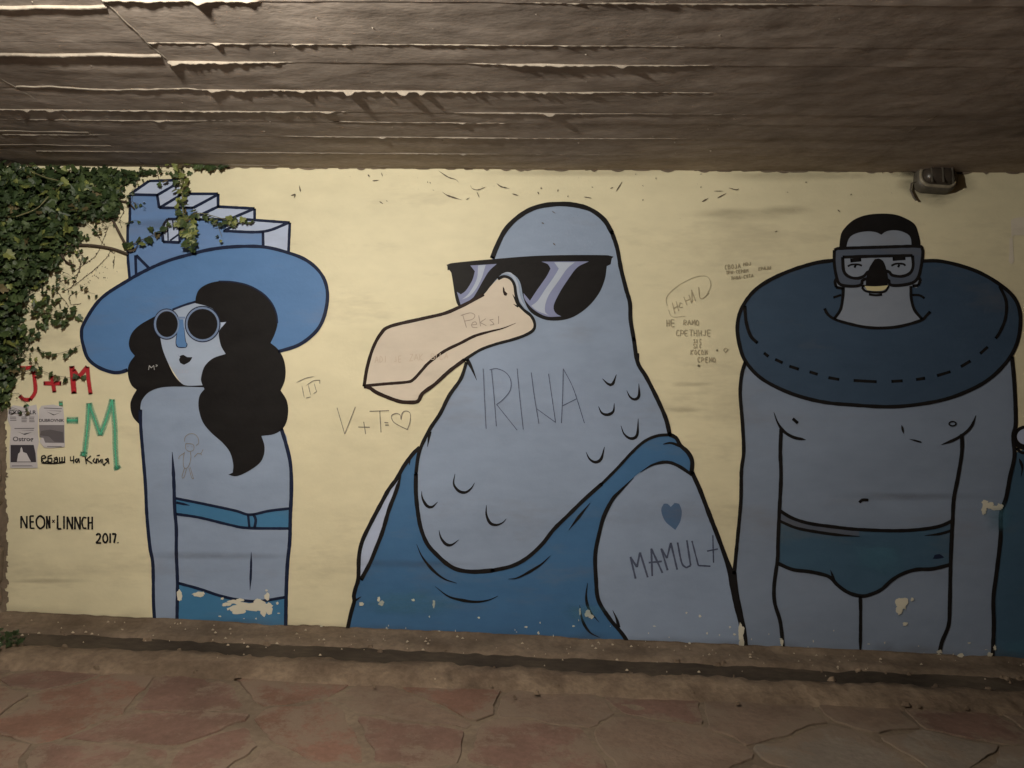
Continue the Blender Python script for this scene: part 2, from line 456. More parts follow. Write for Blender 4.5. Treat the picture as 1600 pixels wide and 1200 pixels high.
# grit and flakes of paint on the fillet
V, F = [], []
for i in range(170):
    x = random.uniform(-3.2, 3.4); d = abs(random.gauss(.12, .17))+.02; r = random.choice((.002, .003, .004, .007))
    b = len(V); z = floor_z(x)+(.016 if d < .2 else .004 if d < .45 else .02)
    for a in range(5): V.append((x+r*1.4*math.cos(a*1.26+i), -d+r*math.sin(a*1.26+i), z-.006))
    V.append((x, -d, z+r*.5))
    for a in range(5): F.append([b+a, b+(a+1) % 5, b+5])
g = child(obj('grit', V, F, plain('paint_flakes', (.36, .30, .225), .9)), kerb); g['kind'] = 'stuff'

# ================================================================== LAMPS
def bulkhead(name, label, loc, rot, glass, lit=False):
    root = empty(name, loc); root.rotation_euler = rot; tag(root, label, 'lamp', 'bulkhead lamps')
    met = plain('lamp_metal', (.085, .075, .06), .55, .5)
    def rr(w_, h_, r, n=6):
        o = []
        for cx, cy, a0 in ((w_/2-r, h_/2-r, 0), (-w_/2+r, h_/2-r, 90), (-w_/2+r, -h_/2+r, 180), (w_/2-r, -h_/2+r, 270)):
            for i in range(n+1): a = R(a0+90*i/n); o.append((cx+r*math.cos(a), cy+r*math.sin(a)))
        return o
    def loft(nm, rings, mat):
        V, F = [], []; n = len(rings[0][0])
        for ring, y in rings: V += [(p[0], -y, p[1]) for p in ring]
        for l in range(len(rings)-1):
            for k in range(n): F.append([l*n+k, l*n+(k+1) % n, (l+1)*n+(k+1) % n, (l+1)*n+k])
        F.append(list(range((len(rings)-1)*n, len(rings)*n)))
        o = obj(nm, V, F, mat, root, True); return o
    loft('housing', [(rr(.225, .145, .05), -.01), (rr(.225, .145, .05), .035), (rr(.215, .135, .05), .055)], met)
    loft('glass_cover', [(rr(.185, .105, .045), .05), (rr(.18, .10, .045), .075), (rr(.15, .075, .035), .098), (rr(.09, .035, .017), .107)], glass)
    rim = [(rr(.215, .135, .055), .052), (rr(.215, .135, .055), .066), (rr(.188, .108, .046), .068), (rr(.184, .104, .045), .054)]
    V, F = [], []; n = len(rim[0][0])
    for ring, y in rim: V += [(p[0], -y, p[1]) for p in ring]
    for l in range(3):
        for k in range(n): F.append([l*n+k, l*n+(k+1) % n, (l+1)*n+(k+1) % n, (l+1)*n+k])
    obj('rim', V, F, plain('lamp_rim', (.22, .19, .14), .5, .5), root, True)
    for sx in (-.06, 0, .06):                  # guard bars
        V, F = [], []; box_geo((sx, -.108 + .25*sx*sx*8, 0), (.007, .007, .12), V, F); obj('guard_bar', V, F, met, root)
    return root
gm, nt, b = base_mat('dusty_lamp_glass', .35, .5); b.inputs['Base Color'].default_value = (.05, .04, .032, 1)
wl = bulkhead('wall_lamp', 'unlit dark bulkhead lamp at the top of the wall above the swim ring', W((1457, 284)), (R(-14), R(4), 0), gm)
V, F = [], []
pp = [Vector((-.10, -.03, -.02)), Vector((-.135, -.02, -.03)), Vector((-.14, -.012, -.07)), Vector((-.12, -.008, -.115)), Vector((-.105, -.004, -.13))]
for i, p in enumerate(pp):
    for a in range(6): V.append((p.x+.006*math.cos(a*1.047), p.y+.006*math.sin(a*1.047), p.z))
for i in range(len(pp)-1):
    for a in range(6): F.append([6*i+a, 6*i+(a+1) % 6, 6*i+6+(a+1) % 6, 6*i+6+a])
obj('cable', V, F, plain('cable_grey', (.10, .085, .07)), wl, True)
lg, nt, b = base_mat('lit_lamp_glass', .3); b.inputs['Base Color'].default_value = (.8, .75, .62, 1)
b.inputs['Emission Color'].default_value = (1, .86, .62, 1); b.inputs['Emission Strength'].default_value = 25
cl = bulkhead('ceiling_lamp', 'lit bulkhead lamp hanging from the ceiling left of the viewer', (LAMP.x, LAMP.y, ceil_z(LAMP.x)-.01), (R(90), 0, 0), lg)
cl.rotation_euler = (R(90), 0, 0); cl.scale = (1, .5, 1)
ld = bpy.data.lights.new('lamp_bulb', 'POINT'); ld.energy = LAMP_W; ld.color = (1, .94, .82); ld.shadow_soft_size = .035
lo = bpy.data.objects.new('lamp_bulb', ld); COL.objects.link(lo); lo.location = LAMP
lo.parent = cl; lo.matrix_parent_inverse = (Matrix.Translation(cl.location) @ cl.rotation_euler.to_matrix().to_4x4() @ Matrix.Diagonal((1, .5, 1, 1))).inverted()

# ================================================================== PAINTED FIGURES
# ---- figure in the fortress hat
f = Fig('painted_figure', 'painted long-haired figure in a wide blue fortress-topped hat and round sunglasses', 'mural figure', (345, 975), 'mural figures')
hairR = [(306, 474), (306, 466), (311, 453), (324, 444), (342, 439.6), (364, 440.5), (388, 446), (410, 458), (424.7, 473.5), (432, 490), (434, 505), (430, 521), (423, 536),
         (434, 545), (443, 560), (446.5, 578), (445, 595), (438.8, 610), (448, 625), (450.6, 641), (448, 659), (440.6, 671), (427.5, 678.4), (408.8, 681), (413.4, 696), (412.5, 711),
         (405, 724.4), (386, 737.5), (369.4, 744), (357, 741.6), (363.8, 738.4), (364.7, 726), (360, 707.5), (348.8, 692.5), (330, 675.6), (317, 659), (310.7, 637), (312, 619), (319.7, 608),
         (315, 597), (314.7, 589), (320, 572.5), (333, 560), (353, 553), (346, 541), (342, 523), (344, 515), (353, 504.5), (340, 503), (335, 485), (322, 478)]
hairL = [(243, 494), (220, 507), (206.7, 520), (201.7, 535), (204, 547), (211, 556), (203, 567), (200, 578), (201.7, 592), (206.7, 603), (214, 609), (206.7, 622), (204, 634), (208, 651), (220, 665),
         (220, 634), (225, 621), (236, 611), (255, 605), (285, 604), (318, 605), (318, 602), (293, 602.5), (283, 598), (272, 585), (263, 567), (255, 547), (251, 528), (248, 505)]
brim = [(201, 438), (232, 421), (265, 407), (300, 397), (324, 391), (355, 386.5), (392, 385), (419, 387), (447, 394), (474, 404), (494, 418.5), (507, 437), (512, 460), (509, 486), (501, 508),
        (487, 525), (465, 540), (435, 549.5), (360, 540), (300, 500), (250, 530), (200, 578), (187, 582), (173, 581), (153, 573), (138, 560), (131, 541), (128, 523), (132, 505), (158, 467)]
torso = [(216, 640), (221, 618), (233, 607), (255, 600), (318, 599), (380, 640), (441, 672), (450, 704), (455, 730), (456, 767), (455, 805), (453, 845), (449.4, 882), (447.5, 929), (446.6, 984),
         (242, 970), (240, 939), (239, 882), (235, 854), (230, 805), (228, 758), (224, 711), (220.3, 665)]
f.fill('body', torso, SKIN, 1)
face = f.fill('face', [(250, 500), (270, 484), (306, 472), (345, 488), (356, 505), (358, 552), (338, 596), (318, 603.5), (293, 603), (283, 598), (263, 567), (255, 547), (250, 528)], paint('face_pale_paint', (.32, .385, .51)), 3.5, ang=40)
hb = f.fill('hat_brim', brim, HAT, 3)
fort = f.fill('fortress', [(203, 304), (246, 305), (249, 325), (302, 325), (302, 343), (358, 343), (352, 361), (411, 362), (411, 386), (392, 385), (324, 391), (265, 407), (201, 437), (200, 354), (203, 345)], FORT, 1, sm=False)
f.fill('fortress_step', [[(207, 303), (233, 284), (279, 282), (246, 305)], [(246, 305), (279, 286), (284, 304), (249, 325)], [(251, 324), (284, 303), (341, 303), (302, 325)], [(302, 325), (341, 304), (341, 323), (302, 342)],
                          [(302, 343), (334, 326), (398, 326), (358, 343)], [(359, 343), (398, 326), (398, 343), (352, 360)], [(349, 361), (386, 343), (453, 348), (411, 362)], [(411.5, 363), (452, 349), (450, 395), (411.5, 387)]], SKINL, 2, fort, sm=False)
f.fill('fortress_window', [(255, 378), (254, 360), (257, 349), (262.5, 343), (277, 343), (281, 350), (281, 379)], SKINL, 2, fort, ang=70)
f.fill('hair', [hairL, hairR], BLACK, 4)
f.line('hair_edge', [([(342, 439.6), (364, 440.5), (388, 446), (410, 458), (424.7, 473.5), (432, 490), (434, 505)], 2.4)], NAVY, 4.6)
f.fill('ear_glint', [(346, 504), (354, 503), (347, 511.5)], SKINL, 5, sm=False)
bt = f.fill('bikini_top', [(275, 779), (331, 789.7), (369, 798), (391, 804), (421, 798), (453, 794.5), (453, 826), (387, 825), (359, 820), (312, 808.5), (276, 803)], TEAL, 2)
f.fill('bikini_bottom', [(278, 909), (312, 920), (346, 931), (378, 937), (406, 939), (447, 933), (447, 985), (277, 972)], TEAL, 2, ang=40)
gl = empty('sunglasses', (0, 0, 0)); gl.parent = f.root; gl.matrix_parent_inverse = Matrix.Translation(f.root.location).inverted()
f.fill('rim', [ellipse(261, 506.5, 21, 24.5), ellipse(317, 506.5, 28, 28.5)], NAVY, 5.6, gl)
f.fill('glasses_frame', [ellipse(261, 506.5, 19.8, 23), ellipse(317, 506.5, 26.4, 26.9), [(279, 495), (290, 495), (290, 498), (279, 498)]], paint('frame_blue_paint', (.15, .21, .35)), 6.2, gl)
f.fill('lens', [ellipse(261.5, 506.5, 17, 20.2), ellipse(317, 506.5, 23.4, 23.8)], BLACK, 7, gl)
f.fill('nose', [(280, 499), (287, 499), (290, 533), (292.5, 538), (291, 542.5), (280, 542.5), (276, 536.7), (278, 516)], HAT, 6, face)
f.fill('lips', [(277.5, 553), (281, 556.5), (287, 554.5), (293, 558), (301, 558), (297, 565), (288, 570), (282, 567), (280, 562), (282, 558)], BLACK, 5, face)
ol = [(brim[20:]+brim[:18], 5)] if False else [([(200, 578), (187, 582), (173, 581), (153, 573), (138, 560), (131, 541), (128, 523), (132, 505), (158, 467), (201, 438), (232, 421), (265, 407), (300, 397), (324, 391), (355, 386.5), (392, 385), (419, 387), (447, 394), (474, 404), (494, 418.5), (507, 437), (512, 460), (509, 486), (501, 508), (487, 525), (465, 540), (435, 549.5)], 4.6)]
fo = []
for p in ([(203, 437), (200, 400), (200, 354), (203, 345), (203, 304), (233, 283), (279, 281.5)], [(203, 304), (246, 305), (249, 325), (302, 325)], [(246, 305), (282, 284)], [(251, 324), (285, 303.5)], [(285, 303), (341, 303), (341, 323)],
          [(302, 325), (341, 304)], [(301, 342), (341, 323), (398, 326), (398, 343)], [(302, 343), (358, 343)], [(358, 343), (398, 326)], [(352, 360), (385, 343), (453, 348), (451, 394)], [(349, 361), (411, 362), (452, 348)], [(411, 362), (411.5, 386)],
          [(255, 378), (254, 360), (257, 349), (262.5, 342.5), (277, 342.5), (281, 349), (281, 379), (255, 378)], [(212, 399), (213, 432)], [(213, 399), (234, 420)]):
    fo.append((p, 3.8))
fo += [([(262, 345), (263, 376)], 2), ([(266, 376), (280, 366)], 2.5), ([(270, 344), (272, 360)], 2)]
ol += [([(270, 484), (288, 477), (306, 471.5)], 3), ([(220, 640), (220.3, 665), (224, 711), (227.8, 758), (230, 805), (234.7, 854), (239.4, 882), (240.3, 939), (242, 969)], 4.6),
       ([(269.6, 706), (272, 749), (273.5, 795), (276, 826), (276, 864), (277.8, 911), (277, 969)], 4.6, (.12, 0)),
       ([(440, 670), (450, 704), (454.7, 730), (455.6, 767), (454, 805), (453, 845), (449.4, 882), (447.5, 929), (446.6, 983)], 5),
       ([(275, 778.4), (331, 789.7), (369, 798), (391, 804), (421, 798), (452, 794.4)], 3.6), ([(276, 803), (312, 808.4), (359, 819.7), (387, 824.6), (451, 825.5)], 3.6),
       ([(388, 804), (390, 824)], 3.4), ([(396, 803), (400, 812), (398, 825)], 4), ([(276, 785), (297, 789.5)], 3.6, (0, .5)), ([(280, 911), (312.5, 920), (346, 931), (378, 937.5), (406, 939), (445, 933)], 3.8),
       ([(393, 862), (392.5, 890), (391, 922)], 3, (.3, .3)), ([(280, 499), (278, 516), (276, 536.7), (280, 542.5), (291, 542.5), (292.5, 538), (290, 533), (287.5, 512)], 1.8)]
f.line('outline', ol, NAVY, 5.5); f.line('fortress_outline', fo, NAVY, 2.6, fort, ang=24)
f.patches([(281, 930, 4, 9), (311, 928, 9, 4), (385, 947, 26, 7), (372, 953, 12, 6), (405, 946, 14, 8), (420, 950, 8, 8), (412, 957, 4, 6), (418, 932, 4, 6), (376, 937, 6, 2.4), (404, 937, 5, 2), (355, 944, 7, 3), (434, 942, 2, 2), (417, 922, 2, 1.5), (357, 951, 2, 2), (348, 935, 2.5, 2), (366, 940, 9, 3), (330, 982, 27, 4)], 6.4)

# ---- bird in the vest
f = Fig('painted_bird', 'painted big-beaked grey bird in black sunglasses and a blue vest, heart tattoo on its arm', 'mural figure', (800, 1005), 'mural figures')
neckL = [(729, 566), (720, 592), (702, 618), (688, 646), (672, 670), (658, 698), (653, 716), (650, 740), (650, 770), (653, 800), (658, 826), (668, 850), (684, 868), (700, 882), (716, 890), (740, 893), (770, 891), (800, 884), (824, 871), (847, 850), (865, 827), (887.5, 805), (913, 780), (940, 756), (964, 732), (986, 708), (1006, 690), (1026, 681), (1046, 679)]
headR = [(769, 404), (776, 386), (788, 362), (804, 344), (824, 330), (846, 322), (874, 319), (900, 321), (924, 328.5), (944, 344), (956, 364), (964, 388), (970, 420), (978, 452), (984, 474), (985, 500), (990, 530), (996, 566), (1010, 590), (1028, 626), (1040, 654), (1046, 678)]
f.fill('head_and_neck', headR+neckL[::-1][1:], SKIN, 2)
arm = [(1060, 728), (1082, 740), (1099, 779), (1110, 809), (1121.5, 838.5), (1133, 870), (1142, 897), (1147, 926), (1154, 955), (1160, 982), (1164, 1019), (985, 1017), (977.5, 998), (966, 982.5), (953, 967), (935, 937.5), (931, 904), (930, 865.5), (937, 829.5), (944, 805), (957, 780), (968, 768), (984, 752), (1000, 738), (1020, 726), (1042, 722)]
f.fill('arm', arm, SKIN, 1)
f.fill('far_arm', [(620, 748), (608, 764), (598, 782), (578, 820), (566, 846), (561, 870), (560, 904), (564, 904), (578, 880), (600, 820), (626, 744)], SKINL, 1)
vest = [(656, 699), (648, 706), (640, 716), (630, 730), (626, 744), (618, 770), (600, 818), (588, 856), (564, 904), (553, 932), (548, 960), (541, 991), (700, 1001), (850, 1009), (985, 1018), (966, 982.5), (935, 937.5), (931, 904), (930, 865), (937, 829), (944, 805), (957, 780), (984, 752), (1000, 738), (1020, 726), (1042, 722), (1060, 728), (1080, 740), (1081, 720), (1074, 706), (1063, 696), (1056, 684), (1046, 679),
        (1026, 681), (1006, 690), (964, 732), (913, 780), (865, 827), (824, 871), (800, 884), (740, 893), (700, 882), (668, 850), (653, 800), (650, 750), (656, 708)]
f.fill('vest', vest, TANK, 1.5)
V, F = [], []
beak = [(718, 480), (694, 490), (660, 498), (610, 510), (595, 522), (583, 544), (574, 574), (569, 604), (578, 606), (590, 614), (620, 626), (636, 628.5), (653, 627), (660, 615), (680, 600), (702, 580), (726, 562), (750, 547), (774, 538), (800, 531), (820, 524), (833, 516), (835.5, 506), (830, 494), (818, 484), (810, 474), (806, 460), (804, 446), (798, 436), (788, 432), (778, 436), (766, 448), (756, 460), (736, 471)]
sg = [(699, 416), (704, 411.6), (770, 405), (850, 399.4), (950, 399), (955.6, 404), (954, 413), (948, 416), (945, 436), (936, 458), (920, 478), (900, 493), (880, 500), (856, 500.5), (838, 494), (826, 484), (818, 466), (812, 440), (800, 428), (786, 428), (776, 436), (756, 460), (740, 470), (718, 481), (712, 468), (705, 426), (699.4, 422.4)]
bk = f.fill('beak', beak, BEAK, 5)
gs = f.fill('sunglasses', sg, BLACK, 4)
f.fill('lens_shine', [[(735, 415), (776, 412.5), (764, 424), (754, 440), (744, 458), (737, 467), (720, 477), (714, 456), (720, 460), (728, 454), (738, 438), (742, 424)],
                      [(846, 409), (920, 408.6), (902, 418), (888, 436), (874, 458), (865, 478), (868, 489), (877, 494.5), (854, 494.4), (834, 484), (820, 468), (818, 458), (828, 470), (840, 452), (854, 432), (860, 420), (856, 413)]], GLINT, 4.6, gs)
f.fill('lens_shine', [[(747, 415), (759, 414), (752, 436), (742, 454), (732, 464), (722, 468), (733, 458), (745, 436)],
                      [(866, 410), (898, 410), (886, 420), (872, 440), (858, 460), (852, 476), (852, 488), (858, 493), (840, 486), (830, 478), (840, 470), (852, 452), (866, 432), (873, 420)]], GLINT2, 5.2, gs)
f.line('bridge', [([(783, 429), (792, 426.4), (800, 430), (807, 442), (812, 466), (821, 481)], 3.6, (.2, .2))], GLINT2, 5.2, gs)
f.line('beak_outline', [(beak[-2:]+beak[:8], 4.6), ([(569, 604), (578, 606), (590, 614), (620, 626), (636, 628.5), (653, 627), (660, 615), (680, 600), (702, 580), (726, 562)], 5),
                        ([(569, 603), (600, 600), (636, 597), (646, 593), (660, 578), (670, 567), (694, 549), (720, 536), (742, 525), (766, 518), (786, 513), (806, 505)], 4, (0, .25)), ([(786, 448), (787.5, 454)], 2, (.5, 0))], BROWN, 6, bk)
f.fill('nostril', [(786, 448), (789, 455), (793, 459), (791, 462.5), (787.5, 461.5), (785.7, 456)], BROWN, 6.2, bk)
ol = [(headR[:11], 6.4), (headR[10:17], 5.4), (headR[16:], 5.6), (neckL[:8], 5), (neckL[7:17], 5.6), (neckL[16:24], 5.2), (neckL[23:], 4),
      ([(726, 562), (750, 547), (774, 538), (800, 531), (820, 524), (833, 516), (835.5, 506), (830, 494), (818, 484), (810, 474), (806, 460), (804, 446), (798, 436), (788, 432), (778, 436)], 4),
      ([(656, 699), (648, 706), (640, 716), (630, 730), (620, 748), (608, 764), (598, 782), (578, 820), (566, 846), (561, 870), (560, 904), (556, 918), (553, 931), (554, 938), (548, 960), (542, 989)], 5.4),
      ([(627, 742), (618, 770), (608, 796), (598, 830), (588, 856), (578, 880), (564, 906)], 5.4, (.1, 0)), ([(554, 939), (565, 931.6)], 2.4, (0, .5)), ([(640, 716), (640, 727)], 3, (0, .7)),
      ([(1046, 679), (1056, 684), (1063, 696), (1074, 706), (1081, 720), (1080, 739)], 5.6), ([(1036, 694, 1), (1048, 692, 3), (1063, 697, 4)], 3),
      ([(1081, 742), (1060, 728), (1042, 722), (1020, 726), (1000, 738)], 4.4, (0, .4)), ([(990, 746), (984, 752), (968, 768), (957, 780), (944, 805), (937, 829.5), (930, 865.5), (931, 904), (935, 937.5), (953, 967), (966, 982.5), (977.5, 998), (985, 1017)], 5.4, (.15, 0)),
      ([(1081, 738), (1092, 762), (1099, 780), (1110, 809), (1121.5, 838.5), (1133, 870), (1142, 897, 9), (1147, 926, 9), (1154, 955, 9), (1160, 982, 9), (1164, 1018, 9)], 6),
      ([(957, 953), (963, 966), (967, 980)], 4, (.7, 0)), ([(730, 562), (737, 575), (745, 594)], 5, (0, .8)), ([(672, 674), (668, 698)], 4, (0, .8)), ([(996, 552), (997, 570)], 4, (0, .6)),
      ([(801, 460), (806, 470), (810, 478)], 3, (.6, 0)), ([(802, 475), (810, 480)], 2, (.6, 0))]
for p in ([(651, 850), (660, 870), (676, 890), (694, 904), (714, 911)], [(680, 916), (700, 931), (720, 937), (744, 940), (764, 937), (778, 931)], [(794, 904.4), (810, 902), (842, 884), (860, 868)], [(888.6, 828), (903, 809), (922, 785.6)],
          [(918, 910.5), (915.6, 933), (921, 953), (936, 972)], [(905.5, 945), (910, 969), (921, 987), (937, 996)]):
    ol.append((p, 4.2, (.5, .5)))
f.line('outline', ol, BLACK, 6)
for p in ([(711, 740), (709, 756), (717, 767), (728, 769), (737, 762), (741.6, 754)], [(659, 767), (660, 778), (667, 790), (675, 792), (684, 784)], [(760, 789), (760, 804), (766, 817), (776, 820), (786, 816), (791, 810)], [(686, 828), (689, 840), (697, 850), (706, 851), (717, 843)],
          [(941, 591.6), (950, 600), (957, 600), (963, 585)], [(979, 610), (984, 620), (991, 624), (998, 619), (998, 599)], [(935, 635), (940, 645), (949, 648), (958, 643), (959.6, 630)], [(970, 665), (975, 678), (985, 685), (995, 680), (997, 654)], [(915.4, 706), (921, 717), (930, 722), (939, 717), (944.4, 698)]):
    f.line('feather_mark', [(p, 4.0, (.45, .4))], BLACK, 6, ang=100)
f.fill('heart_tattoo', [(1048, 792), (1043, 787), (1037, 787), (1033, 797), (1039, 814), (1055, 828), (1063, 814), (1065, 798), (1061, 787), (1054, 785.6)], TATT, 2.5)
f.line('tattoo_lettering', [([(993, 904), (985, 870), (995, 886), (1000, 863), (1012, 902)], 3), ([(1019, 900), (1017.5, 857), (1035, 895)], 3), ([(1013.5, 879), (1034, 877)], 3), ([(1043, 891), (1033, 857), (1042, 872), (1048, 848), (1058, 890)], 3),
                            ([(1058.5, 847.5), (1065, 879), (1072, 887), (1079, 883.5), (1073, 844)], 2.8), ([(1081, 845), (1091, 883.5), (1110, 884.6)], 2.6), ([(1113.6, 836), (1114.8, 879)], 2.2), ([(1104.6, 861), (1121.5, 857.6)], 2.4)], paint('tattoo_line', (.06, .075, .13)), 2.5, label='dark blue hand-lettered word MAMULA', wob=.3)
f.patches([(918, 958, 5, 5), (924, 963, 4, 3), (906, 955, 1.5, 5), (1157, 985, 4.5, 12), (1158, 1002, 4, 11), (678, 943, 2, 7), (565, 943, 4, 3), (596, 942, 4, 4), (592, 936, 2, 4), (646, 937, 2.5, 2), (1093, 962, 2, 2), (1072, 957, 1.5, 1.5), (1140, 979, 1.5, 1.5)], 9)

# ---- figure in the swim ring
f = Fig('painted_figure', 'painted figure with diving mask and huge navy swim ring around its neck', 'mural figure', (1360, 1025), 'mural figures')
lo_ = [(1164, 566), (1158.5, 585), (1156, 613), (1158.5, 648), (1160, 668), (1161.5, 706), (1158, 735), (1157, 783), (1152, 840), (1149, 870), (1146.7, 894), (1150, 925), (1159, 971), (1166, 1020)]
ro_ = [(1580, 557), (1584, 602), (1586, 660), (1582, 681), (1584, 712), (1577, 745), (1571, 777), (1563, 802), (1562, 842), (1556, 894), (1551, 935), (1551.7, 977), (1549.6, 1034)]
f.fill('body', lo_+[(1350, 1026)]+ro_[::-1]+[(1400, 500)], MANSKIN, 1)
ringo = [(1302, 407), (1271.7, 411.5), (1232, 424), (1197, 440.7), (1173.7, 459), (1157, 485), (1151.5, 511), (1155, 539), (1164, 564), (1185, 588), (1213, 605), (1248, 619), (1288, 628.5), (1330, 632.5), (1386, 635.5), (1433, 632), (1480, 622.7), (1522, 606), (1550, 588), (1573, 564), (1587, 539), (1593, 511), (1592, 485), (1582.7, 464), (1561.7, 445), (1531, 426.7), (1498.7, 415), (1466, 408), (1440, 408)]
f.fill('swim_ring', ringo, RING, 2, ang=75)
f.fill('head', [(1320, 392), (1320, 370), (1340, 355), (1376, 350), (1410, 355), (1426, 372), (1425, 392), (1436, 433), (1440, 440), (1432, 450), (1423, 448), (1423, 466), (1427, 484), (1438, 499), (1405, 509), (1372, 512), (1342.7, 510), (1317, 503), (1304, 497), (1312.4, 484), (1316, 466), (1318, 450), (1308, 450), (1304, 440), (1310, 430)], paint('face_grey_paint', (.235, .27, .34)), 3)
f.fill('hair', [(1310.6, 392), (1312.4, 372), (1317, 359.5), (1331.7, 345), (1350, 337), (1372, 334), (1396, 335), (1414, 341), (1429, 351), (1435, 367), (1437.6, 380), (1437, 392), (1424, 392), (1422.4, 372), (1414, 364), (1399.5, 360), (1385, 361.5), (1376.6, 367), (1368, 363), (1353.7, 361.7), (1337, 365), (1326, 373), (1320.7, 392)], BLACK, 4)
mo = [(1303, 391), (1308, 388.5), (1372, 386.5), (1432, 385), (1440, 389), (1441, 398), (1438, 418), (1434, 433), (1425, 442), (1405, 446), (1390, 445), (1385, 436.5), (1350, 436.5), (1345, 445), (1331.7, 447.5), (1313, 445), (1307, 435), (1303, 413)]
glass = [(1316, 402), (1370, 400.5), (1425, 399.5), (1426, 416), (1421, 427), (1408, 432), (1393, 430), (1386, 424), (1358, 424), (1350, 431), (1340, 435), (1327, 433), (1318, 424)]
mk = f.fill('diving_mask', mo, MASK, 5)
f.fill('mask_window', glass, MATS['face_grey_paint'], 5.6, mk)
f.fill('nose', [(1357, 420), (1361, 412.7), (1366.5, 405), (1372, 404), (1379, 408), (1384, 420), (1386.7, 434.7), (1386, 446), (1352, 446), (1352.7, 434.7)], BLACK, 7)
f.fill('teeth', [(1350, 447), (1368, 447.6), (1387, 446), (1381, 453), (1368, 455), (1354, 453.5)], YELL, 7.6)
f.fill('trunks', [(1216, 797), (1237, 809), (1264, 817.5), (1302.5, 823), (1341, 827), (1398, 828.6), (1436.7, 827), (1467, 822), (1486, 815), (1484, 882), (1456, 888.5), (1431, 889.6), (1410, 896), (1393, 906), (1376.7, 920), (1360, 928), (1346.7, 931), (1326, 926), (1309, 914.6), (1296.7, 902), (1284, 897), (1263, 892.7), (1238, 889.6), (1215.4, 881)], TRUNK, 2)
f.fill('waistband', [(1219, 800), (1237, 810), (1264, 819), (1302, 824), (1342, 828), (1342, 837), (1312, 834.5), (1283, 831), (1245, 824), (1219, 814)], MASK, 2.4)
ol = [(ringo, 5), ([(1163, 478), (1165.5, 504), (1172.5, 525), (1183, 536)], 4.4), ([(1561, 447), (1571, 471), (1570, 497), (1561.7, 518), (1554.7, 529)], 4),
      (lo_[:11], 4.8), (lo_[10:], 6), (ro_, 5.4), (mo+[mo[0]], 4.2), (glass+[glass[0]], 4.2),
      ([(1287.7, 482), (1293, 491.5), (1304, 499), (1322.5, 505), (1350, 511), (1375.7, 512.6), (1405, 510), (1438, 500.7), (1447, 493), (1452.7, 487)], 4),
      ([(1317, 449), (1316, 466), (1312.4, 484), (1303, 498)], 4), ([(1422.5, 447), (1423, 466), (1428, 484), (1440, 499)], 4), ([(1301.5, 465), (1313.5, 461)], 3), ([(1425, 461), (1436, 461.5), (1443.5, 466)], 3),
      ([(1307, 435), (1304, 440), (1306, 449), (1316, 451)], 4), ([(1434, 433), (1437, 438), (1434, 446), (1425, 447)], 4), ([(1350, 446), (1346, 449), (1352, 455), (1368, 457), (1382, 455.5), (1388, 447), (1350, 447)], 3),
      ([(1357, 460), (1367, 461.5), (1377.5, 460.5)], 3.2), ([(1328, 407.5), (1345, 405.5)], 5.4), ([(1394, 405), (1414, 403.5)], 5), ([(1324, 416.5), (1330, 413.6), (1341, 413.6), (1346, 415.5)], 2.6), ([(1392, 415.5), (1399.5, 412.3), (1410.5, 412.7), (1414, 415.5)], 2.6), ([(1334, 415.5), (1337, 417)], 4), ([(1402, 415), (1405, 416.5)], 4),
      ([(1220, 670), (1218.6, 706), (1219.7, 744.6), (1217, 802), (1215, 850), (1214.4, 873), (1209, 914.6), (1210, 941.7), (1218.5, 971), (1222.7, 1008), (1223.7, 1022)], 5), ([(1502, 678), (1502, 706), (1496, 744.6), (1489.4, 779), (1487.5, 812), (1485.5, 850), (1484, 894), (1483, 946), (1481, 977), (1470.4, 1004), (1466, 1029)], 5.2),
      ([(1208.6, 644), (1214.4, 660), (1224, 673.7), (1239, 683), (1258.5, 687)], 4, (.4, .1)), ([(1524, 648.8), (1517, 666), (1505.7, 677.5), (1490, 687), (1470, 694.8)], 4, (.2, .2)), ([(1238, 654), (1246, 661)], 4.2), (ellipse(1487.5, 662, 5.5, 3.4, 12)+[(1493, 662)], 2), ([(1342, 785), (1346.6, 781), (1356, 781)], 3.8),
      ([(1408, 664), (1411, 677.5)], 2.6, (.3, .3)), ([(1420, 686), (1439.5, 691)], 2.4, (.4, .1)),
      ([(1217, 797), (1237, 809), (1264, 817.5), (1302.5, 823), (1341, 827), (1398, 829), (1436.7, 827), (1467, 822), (1486, 814)], 4.6), ([(1218, 814), (1245, 825), (1283, 832), (1312, 835.7), (1343, 838)], 4, (0, .3)), ([(1444, 836.6), (1467, 834), (1485, 829)], 3.6, (.5, 0)),
      ([(1215, 880), (1238, 889.6), (1263, 892.7), (1284, 897), (1296.7, 902), (1309, 914.6), (1326, 926), (1346.7, 931), (1362, 927.5), (1376.7, 920.5), (1393, 906), (1410, 896), (1431, 889.6), (1456, 888.5), (1484, 882)], 5), ([(1297, 890), (1303, 907)], 3.6, (.6, 0)), ([(1343.5, 931), (1344, 960), (1343.5, 1023)], 4.6, (0, .2))]
f.line('outline', ol, BLACK, 6.4)
for p in ([(1193.5, 551.5), (1200.5, 557)], [(1211, 561.5), (1222.7, 567)], [(1233, 572), (1248, 577)], [(1264.7, 581), (1277.5, 585)], [(1294, 590), (1311, 593)], [(1333.5, 594.5), (1369.5, 596.5)], [(1392.5, 596), (1410, 595)], [(1431, 593), (1445, 591)], [(1463.7, 587), (1484.7, 580.7)], [(1501, 573), (1516, 564)], [(1531, 552.7), (1543, 542)]):
    f.line('seam_dash', [(p, 4)], BLACK, 3)
f.fill('trunks_badge', [(1457, 873), (1460, 867), (1468, 865.5), (1475, 871), (1466, 873)], NAVY, 3)
